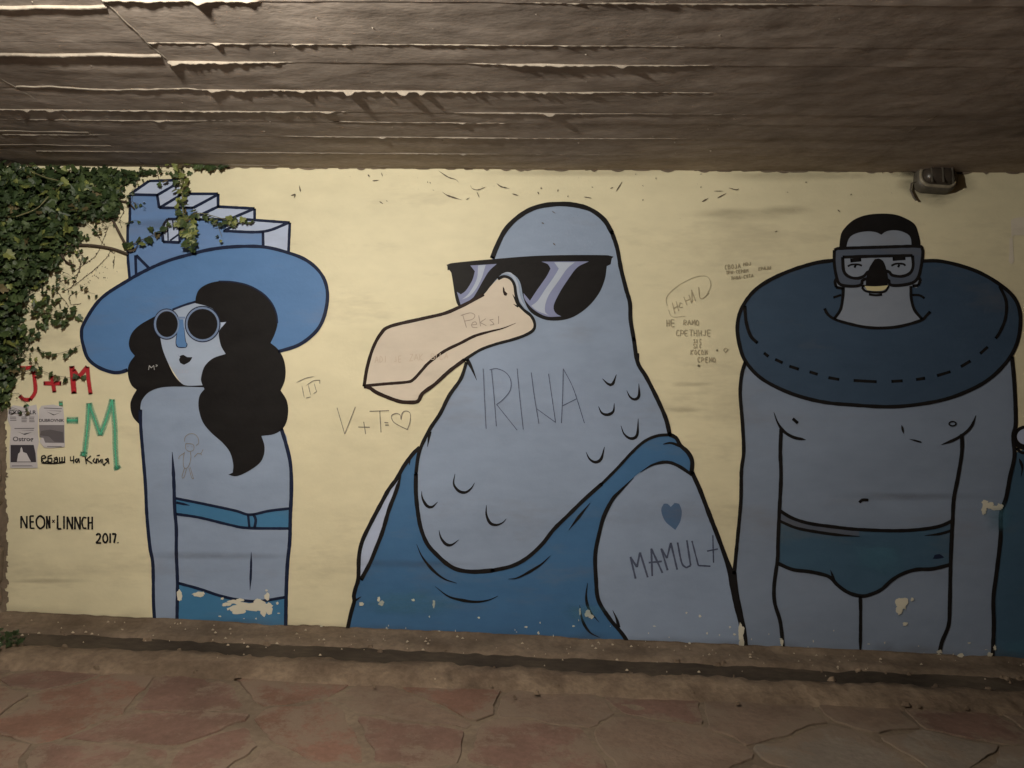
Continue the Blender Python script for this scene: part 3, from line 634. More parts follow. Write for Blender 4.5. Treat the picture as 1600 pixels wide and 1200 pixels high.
f.patches([(1543, 790, 9, 6), (1536, 797, 4, 6), (1555, 793, 10, 4), (1561, 791, 5, 4), (1538, 784, 5, 3), (1408, 941, 9, 9), (1404, 952, 5, 7), (1424, 936, 2.5, 3), (1413, 974, 4, 3), (1221, 1003, 2.4, 5), (1467, 1018, 4, 3), (1466, 1024, 4, 3), (1545, 1022, 4, 4), (1553, 1012, 2, 4), (1500, 1023, 5, 3)], 9)

# ---- sliver of the next figure at the right edge
f = Fig('painted_figure', 'painted dark teal figure cut off at the right edge of the wall view', 'mural figure', (1640, 1037), 'mural figures')
f.fill('body', [(1584, 712), (1600, 702), (1640, 690), (1690, 720), (1705, 800), (1712, 1040), (1549.6, 1033), (1551.7, 977), (1551, 935), (1556, 894), (1562, 842), (1563, 802), (1571, 777), (1577, 745)], TRUNK, .5)
f.fill('hand', ellipse(1604, 682, 15, 13), SKINL, 1)
f.line('outline', [(ellipse(1603, 682, 17, 15, 20)+[(1620, 682)], 4.4), ([(1584, 690), (1594, 699), (1612, 700)], 5), ([(1588, 700), (1596, 707), (1612, 708)], 4), ([(1592, 716), (1597, 730), (1595, 745)], 4, (.2, .6)), ([(1640, 690), (1690, 720), (1705, 800), (1712, 1040)], 5)], BLACK, 2)

# ================================================================== WRITING ON THE WALL
def writing(name, label, strokes, mat, lay=7.5, cat='graffiti', wob=.3, ang=60, mat2=None):
    V, F = [], []
    xs = [p[0] for s in strokes for p in s[0]]; ys = [p[1] for s in strokes for p in s[0]]
    for s in strokes: stroke_geo(s[0], s[1], lay*LAY, V, F, s[2] if len(s) > 2 else (0, 0), wob, ang)
    foot = W(((min(xs)+max(xs))/2, max(ys)))
    o = obj(name, [v-foot for v in V], F, mat); o.location = foot
    return tag(o, label, cat)
def writing_lines(name, label, lines, mat, ang=100):
    pts = [p for l in lines for st in l for p in st[0]]
    r = empty(name, W((sum(p[0] for p in pts)/len(pts), max(p[1] for p in pts)))); tag(r, label, 'graffiti')
    for l in lines:
        V, F = [], []
        for st in l: stroke_geo(st[0], st[1], 7.5*LAY, V, F, (0, 0), .3, ang)
        child(obj('line_of_writing', V, F, mat), r)
def spray(name, col):
    m, nt, b = base_mat(name, .6); b.inputs['Base Color'].default_value = c4(col)
    t = tex(nt, 220, 2); mx = N(nt, 'ShaderNodeMixShader'); tr = N(nt, 'ShaderNodeBsdfTransparent')
    nt.links.new(ramp(nt, t, .3, .75, (.2, .2, .2, 1), (.6, .6, .6, 1)), mx.inputs[0]); nt.links.new(b.outputs[0], mx.inputs[2]); nt.links.new(tr.outputs[0], mx.inputs[1])
    nt.links.new(mx.outputs[0], nt.nodes['Material Output'].inputs[0]); return m
RED = paint('red_spray', (.40, .022, .03), .55, dirt=.05); REDS = spray('red_overspray', (.42, .03, .04))
GRN = paint('green_spray', (.075, .38, .235), .55, dirt=.05); GRNS = spray('green_overspray', (.14, .46, .31))
def sprayed(name, label, strokes, m1, m2, spread):
    r = empty(name, W((strokes[0][0][0][0], 640))); tag(r, label, 'graffiti')
    for s in strokes:
        V, F = [], []; stroke_geo(s[0], s[1]*(.62 if spread > 3 else 1), 8.4*LAY, V, F, (0, 0), .08, 60); child(obj('letter_stroke', V, F, m1), r)
    for i, s in enumerate(strokes):
        for g in (1, .5):
            V, F = [], []; stroke_geo(s[0], s[1]+spread*g, (6.6+.2*i*.3+.3*(1-g))*LAY, V, F, (0, 0), .1, 60); child(obj('overspray', V, F, m2), r)
sprayed('spray_writing', 'red spray-painted letters J+M below the ivy', [([(32, 575), (42, 575), (52, 573.5), (55, 593), (56, 612), (48, 624.5), (38, 624), (31.7, 618)], 5), ([(69, 599), (96.7, 599)], 5.6), ([(81.7, 587.5), (86, 613)], 5.4), ([(113, 572), (116.7, 615)], 7.4), ([(116, 578), (123.5, 590), (137.5, 573)], 6), ([(137.5, 573), (139, 592), (142.5, 616)], 5.4)], RED, REDS, 1.6)
sprayed('spray_writing', 'green spray-painted dash and tall letter M', [([(140, 630), (138, 662), (133, 709)], 3.4), ([(140, 630), (157.5, 680), (167, 655), (176, 624)], 3.6), ([(176, 624), (180, 665), (181, 700), (183, 731)], 3.2), ([(105, 656.7), (123, 656.7)], 5), ([(93, 631.5), (99, 631)], 3.4), ([(132, 706), (131, 713)], 5.5), ([(183, 729), (185, 733)], 5.5), ([(39, 640), (46, 633)], 3)], GRN, GRNS, 6)
writing('signature', "black painted signature NEON x LINNCH 2017", [(p, 2.8) for p in (
    [(34, 825), (34, 806), (43, 825), (43, 806)], [(54, 806), (48, 806), (48.5, 825), (55, 825)], [(48, 815), (54, 815)], [(62, 806), (58, 812), (59, 821), (64, 826), (70, 821), (70, 811), (65, 806), (62, 806)], [(74, 826), (74, 806), (78.5, 825), (78.5, 806)],
    [(82.5, 812, 1.5), (86.5, 816.5, 1.5)], [(86.5, 812, 1.5), (82.5, 816.5, 1.5)], [(91, 805), (91, 826), (97, 826)], [(101, 806), (101, 826)], [(106, 827), (106, 807), (114, 827), (114, 807)], [(118, 827), (118, 807), (126, 827), (126, 807)], [(136, 809), (131, 808), (129, 816), (131, 825), (136, 825)], [(139, 807), (139, 827)], [(145, 807), (145, 827)], [(139, 817), (145, 816)],
    [(151, 836), (155, 833), (158, 836), (156, 842), (151, 848), (159, 848)], [(165, 833), (162, 838), (162.5, 845), (166, 848), (169, 843), (168, 836), (165, 833)], [(173, 833), (173, 848)], [(176, 834), (182, 834), (179, 848)], [(185, 847), (185.4, 848)])], BLACK, wob=.25)
writing('marker_scribble', 'black marker scrawl under the green letter', [(p, 1.9) for p in (
    [(66, 722), (66, 713), (70, 711), (73, 715), (66, 717), (70, 723), (75, 720)], [(82, 711), (76, 713), (76, 722), (82, 722), (82, 716), (77, 716)], [(85, 716), (90, 714), (91, 722), (85, 722), (86, 718), (92, 717)], [(94, 714), (94, 722), (98, 721), (98, 714), (98, 722), (102, 721), (102, 713)], [(66, 723), (85, 724), (103, 722)],
    [(111, 713), (111, 720), (116, 719)], [(116, 712), (116, 724)], [(122, 716), (118, 719), (121, 723), (124, 716), (125, 723)], [(134, 713), (136, 725)], [(143, 712), (136, 718), (145, 724)], [(149, 716), (146, 720), (150, 724), (152, 716), (152, 724)], [(154, 716), (155, 723), (159, 717), (159, 724)], [(152, 712), (157, 711)], [(161, 717), (162, 725), (165, 727)], [(171, 725), (170, 716), (165, 718), (170, 720), (164, 725)])], BLACK, wob=.35)
GLY = {'A': [[(0, 0), (.3, 1), (.6, 0)], [(.12, .4), (.5, .4)]], 'B': [[(0, 0), (0, 1), (.4, .95), (.4, .55), (0, .5), (.5, .4), (.45, .02), (0, 0)]], 'C': [[(.5, .9), (.2, 1), (0, .5), (.2, 0), (.5, .1)]], 'D': [[(0, 0), (0, 1), (.4, .8), (.45, .3), (0, 0)]],
       'E': [[(.5, 1), (0, 1), (0, 0), (.5, 0)], [(0, .5), (.4, .5)]], 'H': [[(0, 0), (0, 1)], [(.5, 0), (.5, 1)], [(0, .5), (.5, .5)]], 'I': [[(.1, 0), (.1, 1)]], 'J': [[(.4, 1), (.4, .1), (.2, 0), (0, .2)]], 'K': [[(0, 0), (0, 1)], [(.5, 1), (0, .45), (.5, 0)]],
       'L': [[(0, 1), (0, 0), (.45, 0)]], 'M': [[(0, 0), (.05, 1), (.3, .4), (.55, 1), (.6, 0)]], 'N': [[(0, 0), (0, 1), (.5, 0), (.5, 1)]], 'O': [[(.25, 1), (0, .6), (.1, .05), (.4, .05), (.5, .6), (.25, 1)]], 'P': [[(0, 0), (0, 1), (.45, .85), (.4, .5), (0, .45)]],
       'R': [[(0, 0), (0, 1), (.45, .85), (.4, .5), (0, .45), (.5, 0)]], 'S': [[(.45, .9), (.1, 1), (.05, .6), (.45, .4), (.4, 0), (0, .1)]], 'T': [[(0, 1), (.55, 1)], [(.28, 1), (.28, 0)]], 'U': [[(0, 1), (.05, .1), (.4, .05), (.5, 1)]], 'V': [[(0, 1), (.25, 0), (.5, 1)]],
       'X': [[(0, 0), (.5, 1)], [(0, 1), (.5, 0)]], 'Z': [[(0, 1), (.5, 1), (0, 0), (.5, 0)]], '3': [[(0, .9), (.4, .9), (.2, .55), (.45, .25), (0, .05)]], '-': [[(.05, .5), (.4, .5)]], '*': [[(.2, .3), (.3, .6)]]}
def script(txt, x, y, h, wd, slope=0., jit=.12):
    out = []
    for ch in txt:
        for st in GLY.get(ch, []):
            out.append(([(x+(a+random.uniform(-jit, jit)*.6)*h*.95, y-(b+random.uniform(-jit, jit)*.5)*h+slope*a*h) for a, b in st], wd))
        x += h*(.78 if ch != ' ' else .7); y += slope*h*.78
    return out
writing_lines('pencil_writing', 'small pencil lines of capitals between the bird and the swim ring', [script('HE', 1041, 510, 10, 1.3)+script('RAMO', 1068, 508, 8, 1.2), script('CPETHHJE', 1056, 525, 9, 1.1), script('3IC', 1083, 536, 6, 1), script('SIC', 1083, 544, 6, 1), script('KOCOM', 1079, 554, 7, 1.2)
        + [([(1119, 548), (1121, 547)], 2.4), ([(1130, 547), (1133, 544), (1137, 546), (1133, 551), (1130, 547)], 1)], script('CPEMO', 1090, 566, 7.5, 1.4)+[([(1090, 571), (1093, 572)], 3)]], paint('grey_pencil_line', (.40, .345, .235)))
writing('pencil_writing', 'faint slanting capitals inside a pencilled oval', [([(1050, 473), (1054, 490)], 1.1), ([(1056, 471), (1060, 486)], 1.1), ([(1052, 482), (1059, 478)], 1), ([(1066, 475), (1062, 473), (1061, 480), (1066, 480)], 1), ([(1068, 464), (1073, 477)], 1), ([(1076, 461), (1080, 474)], 1), ([(1070, 471), (1078, 467)], 1), ([(1081, 472), (1080, 453), (1086, 470)], 1.1), ([(1091, 449), (1093, 465), (1098, 466), (1107, 458)], 1.1),
        ([(1042, 478), (1041, 465), (1052, 452), (1070, 440), (1090, 432), (1105, 433), (1110, 446), (1103, 462)], .7), ([(1044, 484), (1050, 495), (1070, 494)], .6)], paint('light_pencil_line', (.42, .36, .245)), ang=100)
writing_lines('pencil_writing', 'three short slanting pencil lines above the swim ring', [script('CBOJA', 1132, 421, 6.5, 1, -.1)+script('MOJ', 1161, 416, 5.5, 1, -.1), script('TPN-CEPBM', 1134, 429, 5, 1, -.1)+script('KPAJU', 1185, 423, 5, 1, -.12), script('TPNA-CVTA', 1142, 438, 5, 1, -.15)], MATS['grey_pencil_line'])
writing('pencil_writing', 'thin pencilled V + T = heart left of the bird', [(p, 1.15) for p in ([(527, 637), (539, 678), (555.6, 635.6)], [(560, 667), (578, 667.5)], [(568.6, 659), (571.6, 678)], [(577.6, 642.6), (608, 641.4)], [(593.6, 642), (595.6, 675.6)], [(601, 660), (607, 660.5)], [(602, 664), (608, 664)],
        [(627, 655.6), (625, 648), (618, 646), (612, 650), (615, 659), (626, 666), (637, 671), (641, 658), (641, 646), (635, 642), (629, 645), (627, 655)])], PENCIL, ang=80)
writing('pencil_writing', 'tall thin pencilled name IRINA across the bird neck', [(p, 1.3) for p in ([(755, 576), (757, 620), (759.6, 670)], [(768, 578), (772, 620), (775.6, 666)], [(765, 578), (776, 576), (790, 582), (798, 594), (797, 610), (786, 624), (776, 632)], [(776, 632), (808, 672)], [(808, 576), (812, 620), (817.6, 671)],
        [(830, 582), (835, 620), (842, 662)], [(857, 584), (868, 660)], [(839, 639), (868, 660)], [(880, 576), (879, 620), (877, 661)], [(880, 576), (896, 608), (913, 661)], [(879, 634), (901, 623)])], INKB, ang=100)
writing('pencil_writing', 'pencilled word Peksi on the peach beak', [(p, 1.2) for p in ([(723, 492), (729, 512)], [(720, 493), (735, 489), (742, 493), (738, 499), (726, 502)], [(736, 508), (745, 507), (743, 503), (738, 505), (738, 511), (746, 512)], [(748, 493), (751, 510)], [(759, 498), (750, 504), (760, 509)], [(771, 499), (765, 500), (770, 504), (772, 507), (766, 508)], [(779, 494), (779, 506)])], paint('beak_pencil_line', (.33, .27, .23)), ang=100)
writing_lines('pencil_writing', 'very faint row of capitals low on the beak', [script('ADI', 586, 567, 10, 1.0, -.06), script('JE', 616, 566, 9, 1., -.06), script('ZAK', 640, 564, 10, 1., -.06), script('BILA', 674, 562, 9, 1., -.06)], paint('beak_faint_line', (.53, .43, .34)))
writing('pencil_writing', 'scratched strokes in the bare wall right of the long-haired figure', [(p, 1.0, (.2, .2)) for p in ([(463, 598), (478, 591), (492, 588)], [(478, 603), (490, 595), (500, 594), (500, 600)], [(472, 602), (476, 622)], [(482, 601), (486, 618)], [(491, 598), (495, 612), (490, 615)], [(478, 622), (486, 620)])], PENCIL)
writing('pencil_drawing', 'pencil stick figure with bushy hair drawn on the figure chest', [(p, 1.0) for p in ([(289, 690), (290, 683), (296, 678), (304, 678), (310, 684), (311, 692), (307, 696)], [(291, 693), (291, 701), (296, 705), (303, 703), (303, 695), (296, 693), (291, 693)], [(294, 697), (295, 698)], [(300, 698), (301, 698.5)],
        [(289, 706), (287, 718), (288, 730), (293, 731), (297, 724), (299, 714), (298, 706)], [(288, 708), (281, 713), (280, 717)], [(304, 714), (310, 708), (314, 709), (318, 702)], [(314, 708), (316, 711)], [(289, 731), (285, 745), (288, 746), (292, 733)], [(296, 731), (300, 746), (303, 748), (298, 730)])], PENCIL, ang=100)
writing('chalk_writing', 'small chalk letter M in the black hair', [(p, 1.1) for p in ([(233, 578), (234, 571), (237, 575), (241, 571), (242, 578)], [(244, 570), (247, 571), (244, 573)])], CHALK)
writing('pencil_writing', 'small smudged pencil word on the long-haired figure chin', script('TAXXI', 275, 583, 6, 1), paint('skin_pencil_line', (.34, .37, .47)))

# ---- scratches, cracks and chipped spots along the top of the wall, each a small mark in the plaster
V, F = [], []
crk = [[(685, 267), (700, 277), (712, 281), (717, 286)], [(735, 290), (738, 295), (747, 297), (760, 292)], [(745, 300), (749, 309)], [(691, 300), (700, 306), (722, 313)], [(728, 313), (734, 309)], [(776, 287), (783, 292), (796, 295)], [(800, 303), (810, 306)], [(1115, 299), (1130, 299)], [(1138, 294), (1150, 297), (1154, 295)], [(1120, 310), (1135, 302)], [(962, 300), (972, 284)], [(598, 276), (596, 270)], [(593, 315), (599, 319)], [(575, 273), (578, 277)], [(582, 283), (592, 282)],
       [(845, 293), (846, 296)], [(871, 300), (872, 296)], [(840, 300), (842, 304)], [(912, 308), (924, 310)], [(953, 295), (958, 293)], [(1096, 316), (1106, 310)], [(1308, 328), (1312, 332)], [(1360, 315), (1362, 316)], [(1210, 363), (1214, 361)], [(470, 300), (468, 290)], [(455, 306), (462, 304), (460, 310)], [(864, 380), (868, 384)], [(862, 330), (868, 334)], [(895, 340), (897, 341)], [(846, 348), (850, 350)]]
for c in crk: stroke_geo(c, random.uniform(1.0, 2.2), 8*LAY, V, F, (.3, .4), .6, 100)
for i in range(46):
    x = random.choice((random.uniform(440, 1420), random.uniform(560, 1200))); y = 270+abs(random.gauss(0, 26)); a = random.uniform(0, 6.28); l = random.uniform(.8, 3.2)
    stroke_geo([(x, y), (x+l*math.cos(a), y+l*math.sin(a))], random.uniform(.7, 1.7), 8*LAY, V, F, (.2, .4), .5)
o = child(obj('plaster_chips', V, F, paint('crack_brown', (.09, .07, .05))), wall); o['kind'] = 'stuff'
# crumbling plaster along the ceiling joint and the ragged left end
V, F = [], []
x = 330
while x < 1640:
    wd = random.uniform(4, 22); y0 = 600-(ceil_z((x-800)*S)-1.5)/S
    fill_geo([(x-wd, y0-6), (x+wd, y0-6), (x+wd*.6, y0+random.uniform(0, 1.5)), (x, y0+random.uniform(.5, 4)), (x-wd*.7, y0+random.uniform(0, 1.5))], 8*LAY, V, F, True, 100); x += random.uniform(8, 46)
y = 600
while y < 985:
    r = random.uniform(5, 14); fill_geo(blob(5, y, random.uniform(5, 10), r, 14, .6), 9*LAY, V, F, False); y += r*.9
child(obj('crumbled_plaster', V, F, rub_m), wall)
V, F = [], []
for i in range(60):
    x = random.uniform(230, 1600); y = 962+x*.0456-abs(random.gauss(0, 17))-2
    fill_geo(blob(x, y, random.choice((.6, .9, 1.3, 2.2)), random.choice((.6, .9, 1.4, 2.0)), 9, .7), 9.2*LAY, V, F, False)
o = child(obj('paint_flecks', V, F, BARE), wall); o['kind'] = 'stuff'
V, F = [], []
for p in ([(1579, 345), (1585, 341), (1610, 338), (1612, 368), (1584, 368), (1580, 372)], [(1577, 372), (1582, 372), (1583, 395), (1584, 408), (1580, 413), (1576, 409), (1577, 392)]): fill_geo(p, 3*LAY, V, F)
child(obj('filler_patch', V, F, paint('filler_plaster', (.66, .60, .50), .8)), wall)

# ---- soft-edged grime, soot and wear, plus painted shade of plaster ridges
def stain_shade_mat(name, col, amt):
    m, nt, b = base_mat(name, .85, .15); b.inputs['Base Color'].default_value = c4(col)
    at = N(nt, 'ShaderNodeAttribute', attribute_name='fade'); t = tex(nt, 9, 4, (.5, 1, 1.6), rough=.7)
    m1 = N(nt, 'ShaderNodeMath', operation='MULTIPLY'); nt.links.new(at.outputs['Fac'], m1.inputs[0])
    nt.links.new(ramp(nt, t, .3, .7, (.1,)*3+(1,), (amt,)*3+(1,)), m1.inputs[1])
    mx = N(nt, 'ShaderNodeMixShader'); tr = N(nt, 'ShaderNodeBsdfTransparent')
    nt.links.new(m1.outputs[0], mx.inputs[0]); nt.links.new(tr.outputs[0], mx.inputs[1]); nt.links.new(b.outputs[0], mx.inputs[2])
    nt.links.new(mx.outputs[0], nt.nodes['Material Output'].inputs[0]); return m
GRIME_SHADE = stain_shade_mat('grime_and_ridge_shade', (.10, .075, .05), .24); SOOT = stain_shade_mat('soot', (.03, .024, .018), .95); WORN = stain_shade_mat('worn_teal', (.10, .27, .38), .5)
def stain_shade(cx, cy, rx, ry, mat, k):
    V, F, A = [W((cx, cy), (9.4+.05*k)*LAY)], [], [1.]; n = 22; sd = k*3.1
    for rr, al in ((.45, .75), (.75, .3), (1., 0.)):
        for i in range(n):
            a = 2*math.pi*i/n; r = rr*(1+.35*nz(math.cos(a)*1.5+sd, math.sin(a)*1.5)); V.append(W((cx+rx*r*math.cos(a), cy+ry*r*math.sin(a)), (9.4+.05*k)*LAY)); A.append(al)
    for i in range(n): F.append([0, 1+i, 1+(i+1) % n])
    for l in range(2):
        for i in range(n): F.append([1+l*n+i, 1+(l+1)*n+i, 1+(l+1)*n+(i+1) % n, 1+l*n+(i+1) % n])
    o = child(obj('stain_shade', V, F, mat), wall); at = o.data.attributes.new('fade', 'FLOAT', 'POINT'); at.data.foreach_set('value', A)
k = 0
for cx, cy, rx, ry, m in ((1165, 335, 105, 11, GRIME_SHADE), (1230, 328, 50, 9, GRIME_SHADE), (340, 868, 150, 8, GRIME_SHADE), (1420, 775, 140, 8, GRIME_SHADE), (75, 907, 75, 5, GRIME_SHADE), (640, 880, 120, 7, GRIME_SHADE), (1460, 284, 66, 38, SOOT), (1432, 268, 50, 12, SOOT), (1075, 600, 40, 5, GRIME_SHADE), (1070, 640, 36, 5, GRIME_SHADE), (250, 350, 55, 10, GRIME_SHADE),  # long thin bands low on the wall are plaster-ridge shade put into colour
                           (900, 270, 160, 9, GRIME_SHADE), (1250, 275, 150, 10, GRIME_SHADE), (640, 942, 85, 24, WORN), (910, 956, 34, 16, WORN), (1560, 810, 24, 26, WORN), (1590, 1012, 34, 16, WORN), (1375, 872, 50, 26, WORN)):
    stain_shade(cx, cy, rx, ry, m, k); k += 1
for x in range(20, 1620, 64):
    stain_shade(x+random.uniform(-15, 15), 958+x*.0456+random.uniform(-4, 4), random.uniform(30, 70), random.uniform(8, 20), GRIME_SHADE, k); k = k+1 if k < 40 else 22
# ================================================================== POSTERS
PAPER = paint('poster_paper', (.50, .475, .50), .8, dirt=.15); PRINT = paint('print_black', (.05, .045, .055), .7, dirt=.02); GREYP = paint('print_grey', (.17, .155, .17), .7); PALEP = paint('print_pale', (.40, .38, .40), .7)
def text_mesh(body, x, y, h, mat, off, wid=None):
    cu = bpy.data.curves.new('lettering', 'FONT'); cu.body = body; cu.size = h*S*1.38; cu.offset = .0007
    to = bpy.data.objects.new('lettering', cu); COL.objects.link(to)
    dg = bpy.context.evaluated_depsgraph_get(); me = bpy.data.meshes.new_from_object(to.evaluated_get(dg))
    bpy.data.objects.remove(to); xs = [v.co.x for v in me.vertices]; k = wid*S/(max(xs)-min(xs)) if wid else 1
    base = W((x, y), off); m0 = min(xs)
    for v in me.vertices: v.co = Vector((base.x+(v.co.x-m0)*k, base.y, base.z+v.co.y))
    me.materials.clear(); me.materials.append(mat)
    o = bpy.data.objects.new('lettering', me); COL.objects.link(o); return o
def poster(name, label, outline, items):
    r = empty(name, W((sum(p[0] for p in outline)/len(outline), max(p[1] for p in outline)))); tag(r, label, 'poster', 'torn flyers')
    V, F = [], []; fill_geo(outline, 9*LAY, V, F, False); child(obj('paper', V, F, PAPER), r)
    for nm, polys, m, ly in items:
        V, F = [], []
        for p in polys: fill_geo(p, ly*LAY, V, F, False)
        child(obj(nm, V, F, m), r)
    return r
def bars(x, y, w_, n, gap, h=1.2): return [[(x, y+i*gap), (x+w_*random.uniform(.7, 1), y+i*gap), (x+w_*.9, y+i*gap+h), (x, y+i*gap+h)] for i in range(n)]
p1 = poster('poster', 'torn grey flyer with the word Ostrog and a white church picture', [(14, 640), (22, 633), (40, 636), (58, 632), (61, 650), (60, 672), (62, 690), (59, 705), (60, 731), (17, 731), (16, 700), (18, 668), (13, 655)],
            [('small_print', bars(17, 651, 11, 3, 2.6)+bars(35, 651, 9, 4, 2.4)+bars(47, 651, 9, 4, 2.4), GREYP, 10), ('logo_mark', [[(24, 669), (55, 668.6), (55, 669.6), (24, 670)], [(28, 674), (38, 677.6), (52, 675), (40, 679.4)], [(30, 672), (54, 671.6), (54, 672.5)]], PRINT, 10),
             ('picture', [[(18, 695), (54, 695), (57, 708), (58, 722), (18, 722)]], PRINT, 10), ('church', [[(28, 721), (30, 709), (33, 706), (33.5, 701), (35, 698), (36.5, 701), (37.5, 706), (43, 708), (46, 714), (50, 721)]], paint('print_white', (.55, .53, .55)), 11), ('caption', bars(20, 727, 37, 1, 2, 1.4), GREYP, 10)])
for t, x, y, h, wd in (('EXP', 15, 647, 6, 19), ('LR', 48, 647, 6, 10), ('Ostrog', 21.5, 689, 7, 32)): child(text_mesh(t, x, y, h, PRINT, 10*LAY, wd), p1)
p2 = poster('poster', 'torn grey flyer headed DUBROVNIK with a harbour picture', [(62, 640), (66, 634), (84, 632), (100, 636), (102, 660), (102.5, 698), (80, 700), (70, 699), (63, 690), (66, 682), (62, 668)],
            [('logo_mark', [[(70, 637), (98, 638), (98, 639), (70, 638)], [(74, 643), (86, 647.6), (97, 644), (85, 649)], [(72, 641), (97, 642), (97, 642.8)]], PRINT, 10), ('picture', [[(62.6, 664), (101.6, 664), (101.8, 692), (72, 691.5), (69, 684), (63, 683)]], GREYP, 10),
             ('picture_foreground', [[(66, 673), (80, 671), (100, 675), (101, 691), (86, 690), (78, 682), (64, 680)]], paint('print_dark_grey', (.10, .09, .10), .7), 10.6), ('caption', bars(75, 697, 26, 1, 2, 1.4), GREYP, 10)])
child(text_mesh('DUBROVNIK', 62.5, 659, 4.6, PRINT, 10*LAY, 39), p2)

# ================================================================== IVY
ivy = empty('ivy', W((60, 640))); tag(ivy, 'dark green ivy hanging over the upper left end of the wall', 'ivy')
def leafmat(name, c):
    m, nt, b = base_mat(name, .5, .4); t = tex(nt, 14, 3)
    nt.links.new(mix(nt, ramp(nt, t, .3, .7), c4([v*.6 for v in c]), c4([v*1.25 for v in c])), b.inputs['Base Color'])
    b.inputs['Transmission Weight'].default_value = 0
    return m
LM = [leafmat('ivy_dark_leaf', (.028, .047, .017)), leafmat('ivy_leaf', (.050, .074, .025)), leafmat('ivy_light_leaf', (.17, .19, .055)), leafmat('ivy_dry_leaf', (.12, .095, .045))]
LEAF = [(0, 0), (.34, -.12), (.52, .12), (.36, .34), (.46, .62), (.20, .62), (0, 1.0), (-.20, .62), (-.46, .62), (-.36, .34), (-.52, .12), (-.34, -.12)]
def leaf_geo(M, V, F):
    b = len(V)
    for x, y in LEAF: V.append(M @ Vector((x, .22*abs(x)-.10*y*y, -y)))
    V.append(M @ Vector((0, -.05, -.38)))
    for i in range(12): F.append([b+i, b+(i+1) % 12, b+12])
LME = []
for m in LM:
    V, F = [], []; leaf_geo(Matrix(), V, F); me = bpy.data.meshes.new('leaf'); me.from_pydata([tuple(v) for v in V], [], F); me.materials.append(m); LME.append(me)
def lmatrix(p, size, spread=1.0):
    rot = Matrix.Rotation(random.gauss(0, .55)*spread, 4, 'Z') @ Matrix.Rotation(random.gauss(-.25, .45)*spread, 4, 'X') @ Matrix.Rotation(random.gauss(0, .8)*spread, 4, 'Y')
    return Matrix.Translation(p) @ rot @ Matrix.Diagonal((size, size, size, 1))
region = [(-260, 215), (352, 232), (356, 258), (318, 264), (300, 270), (284, 268), (262, 266), (236, 272), (212, 278), (192, 300), (190, 330), (182, 344), (160, 338), (140, 345), (127, 352), (128, 374), (112, 384), (104, 402), (100, 420), (82, 430), (64, 442), (56, 470), (38, 500), (34, 540), (28, 570), (26, 600), (12, 622), (0, 650), (-40, 760), (-260, 980)]
def inside(p, poly):
    c = False
    for (x1, y1), (x2, y2) in zip(poly, poly[1:]+poly[:1]):
        if (y1 > p[1]) != (y2 > p[1]) and p[0] < (x2-x1)*(p[1]-y1)/(y2-y1)+x1: c = not c
    return c
mass = [([], []) for _ in LM]; single = []
def add_leaf(px, py, off, size, wts, spread=1., own=False):
    k = random.choices(range(4), wts)[0]; M = lmatrix(W((px, py), off), size, spread)
    if own: single.append((k, M))
    else: leaf_geo(M, *mass[k])
cnt = 0
while cnt < 8600:
    p = (random.uniform(-130, 356), random.uniform(226, 900))
    if not inside(p, region): continue
    dens = min(1, .75+max(0, (250-p[0])/300))
    if random.random() > dens: continue
    thick = .04+.22*min(1, max(0, (230-p[0])/230))*min(1, max(.15, (700-p[1])/300))
    off = random.uniform(.006, thick); front = off > thick*.8
    pz = W(p).z; 
    if pz > ceil_z(-3)-.03: continue
    add_leaf(p[0], p[1], off, random.choice((random.uniform(.018, .036), random.uniform(.034, .064))), (8, 5, .4, .3) if not front else (5, 6, 1.2, .4), 1.0, front and p[0] > -20 and p[1] < 640 and len(single) < 40)
    cnt += 1
def tube(pts, r0, r1, mat, name, n=5):
    V, F = [], []; L = len(pts)
    for i, p in enumerate(pts):
        d = (pts[min(i+1, L-1)]-pts[max(i-1, 0)]).normalized(); u = d.orthogonal().normalized(); v = d.cross(u); r = r0+(r1-r0)*i/(L-1)
        for a in range(n): V.append(p+u*r*math.cos(a*2*math.pi/n)+v*r*math.sin(a*2*math.pi/n))
    for i in range(L-1):
        for a in range(n): F.append([i*n+a, i*n+(a+1) % n, (i+1)*n+(a+1) % n, (i+1)*n+a])
    return child(obj(name, V, F, mat, None, True), ivy)
STEM = plain('ivy_stem', (.075, .055, .04), .8); STEML = plain('ivy_green_stem', (.16, .15, .075), .7)
def sprig(pts, r0, r1, off0, off1, leaves, sz, wts, mat=STEM, spread=.8, jit=4):
    q = smooth(pts, False, 5); L = len(q)
    tube([W((p.x, p.y), off0+(off1-off0)*i/(L-1)+.004*nz(i*.5, r0*99)) for i, p in enumerate(q)], r0, r1, mat, 'stem')
    for i in range(leaves):
        t = (i+random.random())/leaves; k = min(L-1, int(t*L)); p = q[k]
        add_leaf(p.x+random.gauss(0, jit), p.y+random.gauss(0, jit), off0+(off1-off0)*t+random.uniform(.002, .02), random.uniform(*sz), wts, spread, True)
LT = (1, 5, 5, .4); DK = (4, 5, 1, .3)
sprig([(284, 258), (290, 285), (291, 320), (294, 350), (303, 378)], .005, .003, .05, .05, 52, (.026, .042), (1, 3, 7, 1.2), STEML, .8, 4)
sprig([(303, 352), (308, 368), (309, 382)], .003, .002, .06, .06, 20, (.034, .052), (2, 5, 4, .2), STEML, .9, 5)
sprig([(292, 345), (312, 336), (330, 338), (352, 344), (378, 350), (400, 348)], .003, .0015, .05, .03, 22, (.022, .044), LT, STEML, .9, 4)
sprig([(340, 345), (345, 358), (350, 372)], .002, .001, .04, .03, 5, (.02, .034), LT, STEML)
sprig([(200, 388), (222, 378), (240, 370), (262, 358), (280, 350)], .003, .0015, .03, .03, 19, (.022, .046), (3, 6, 2, .2), STEM, .9, 4)
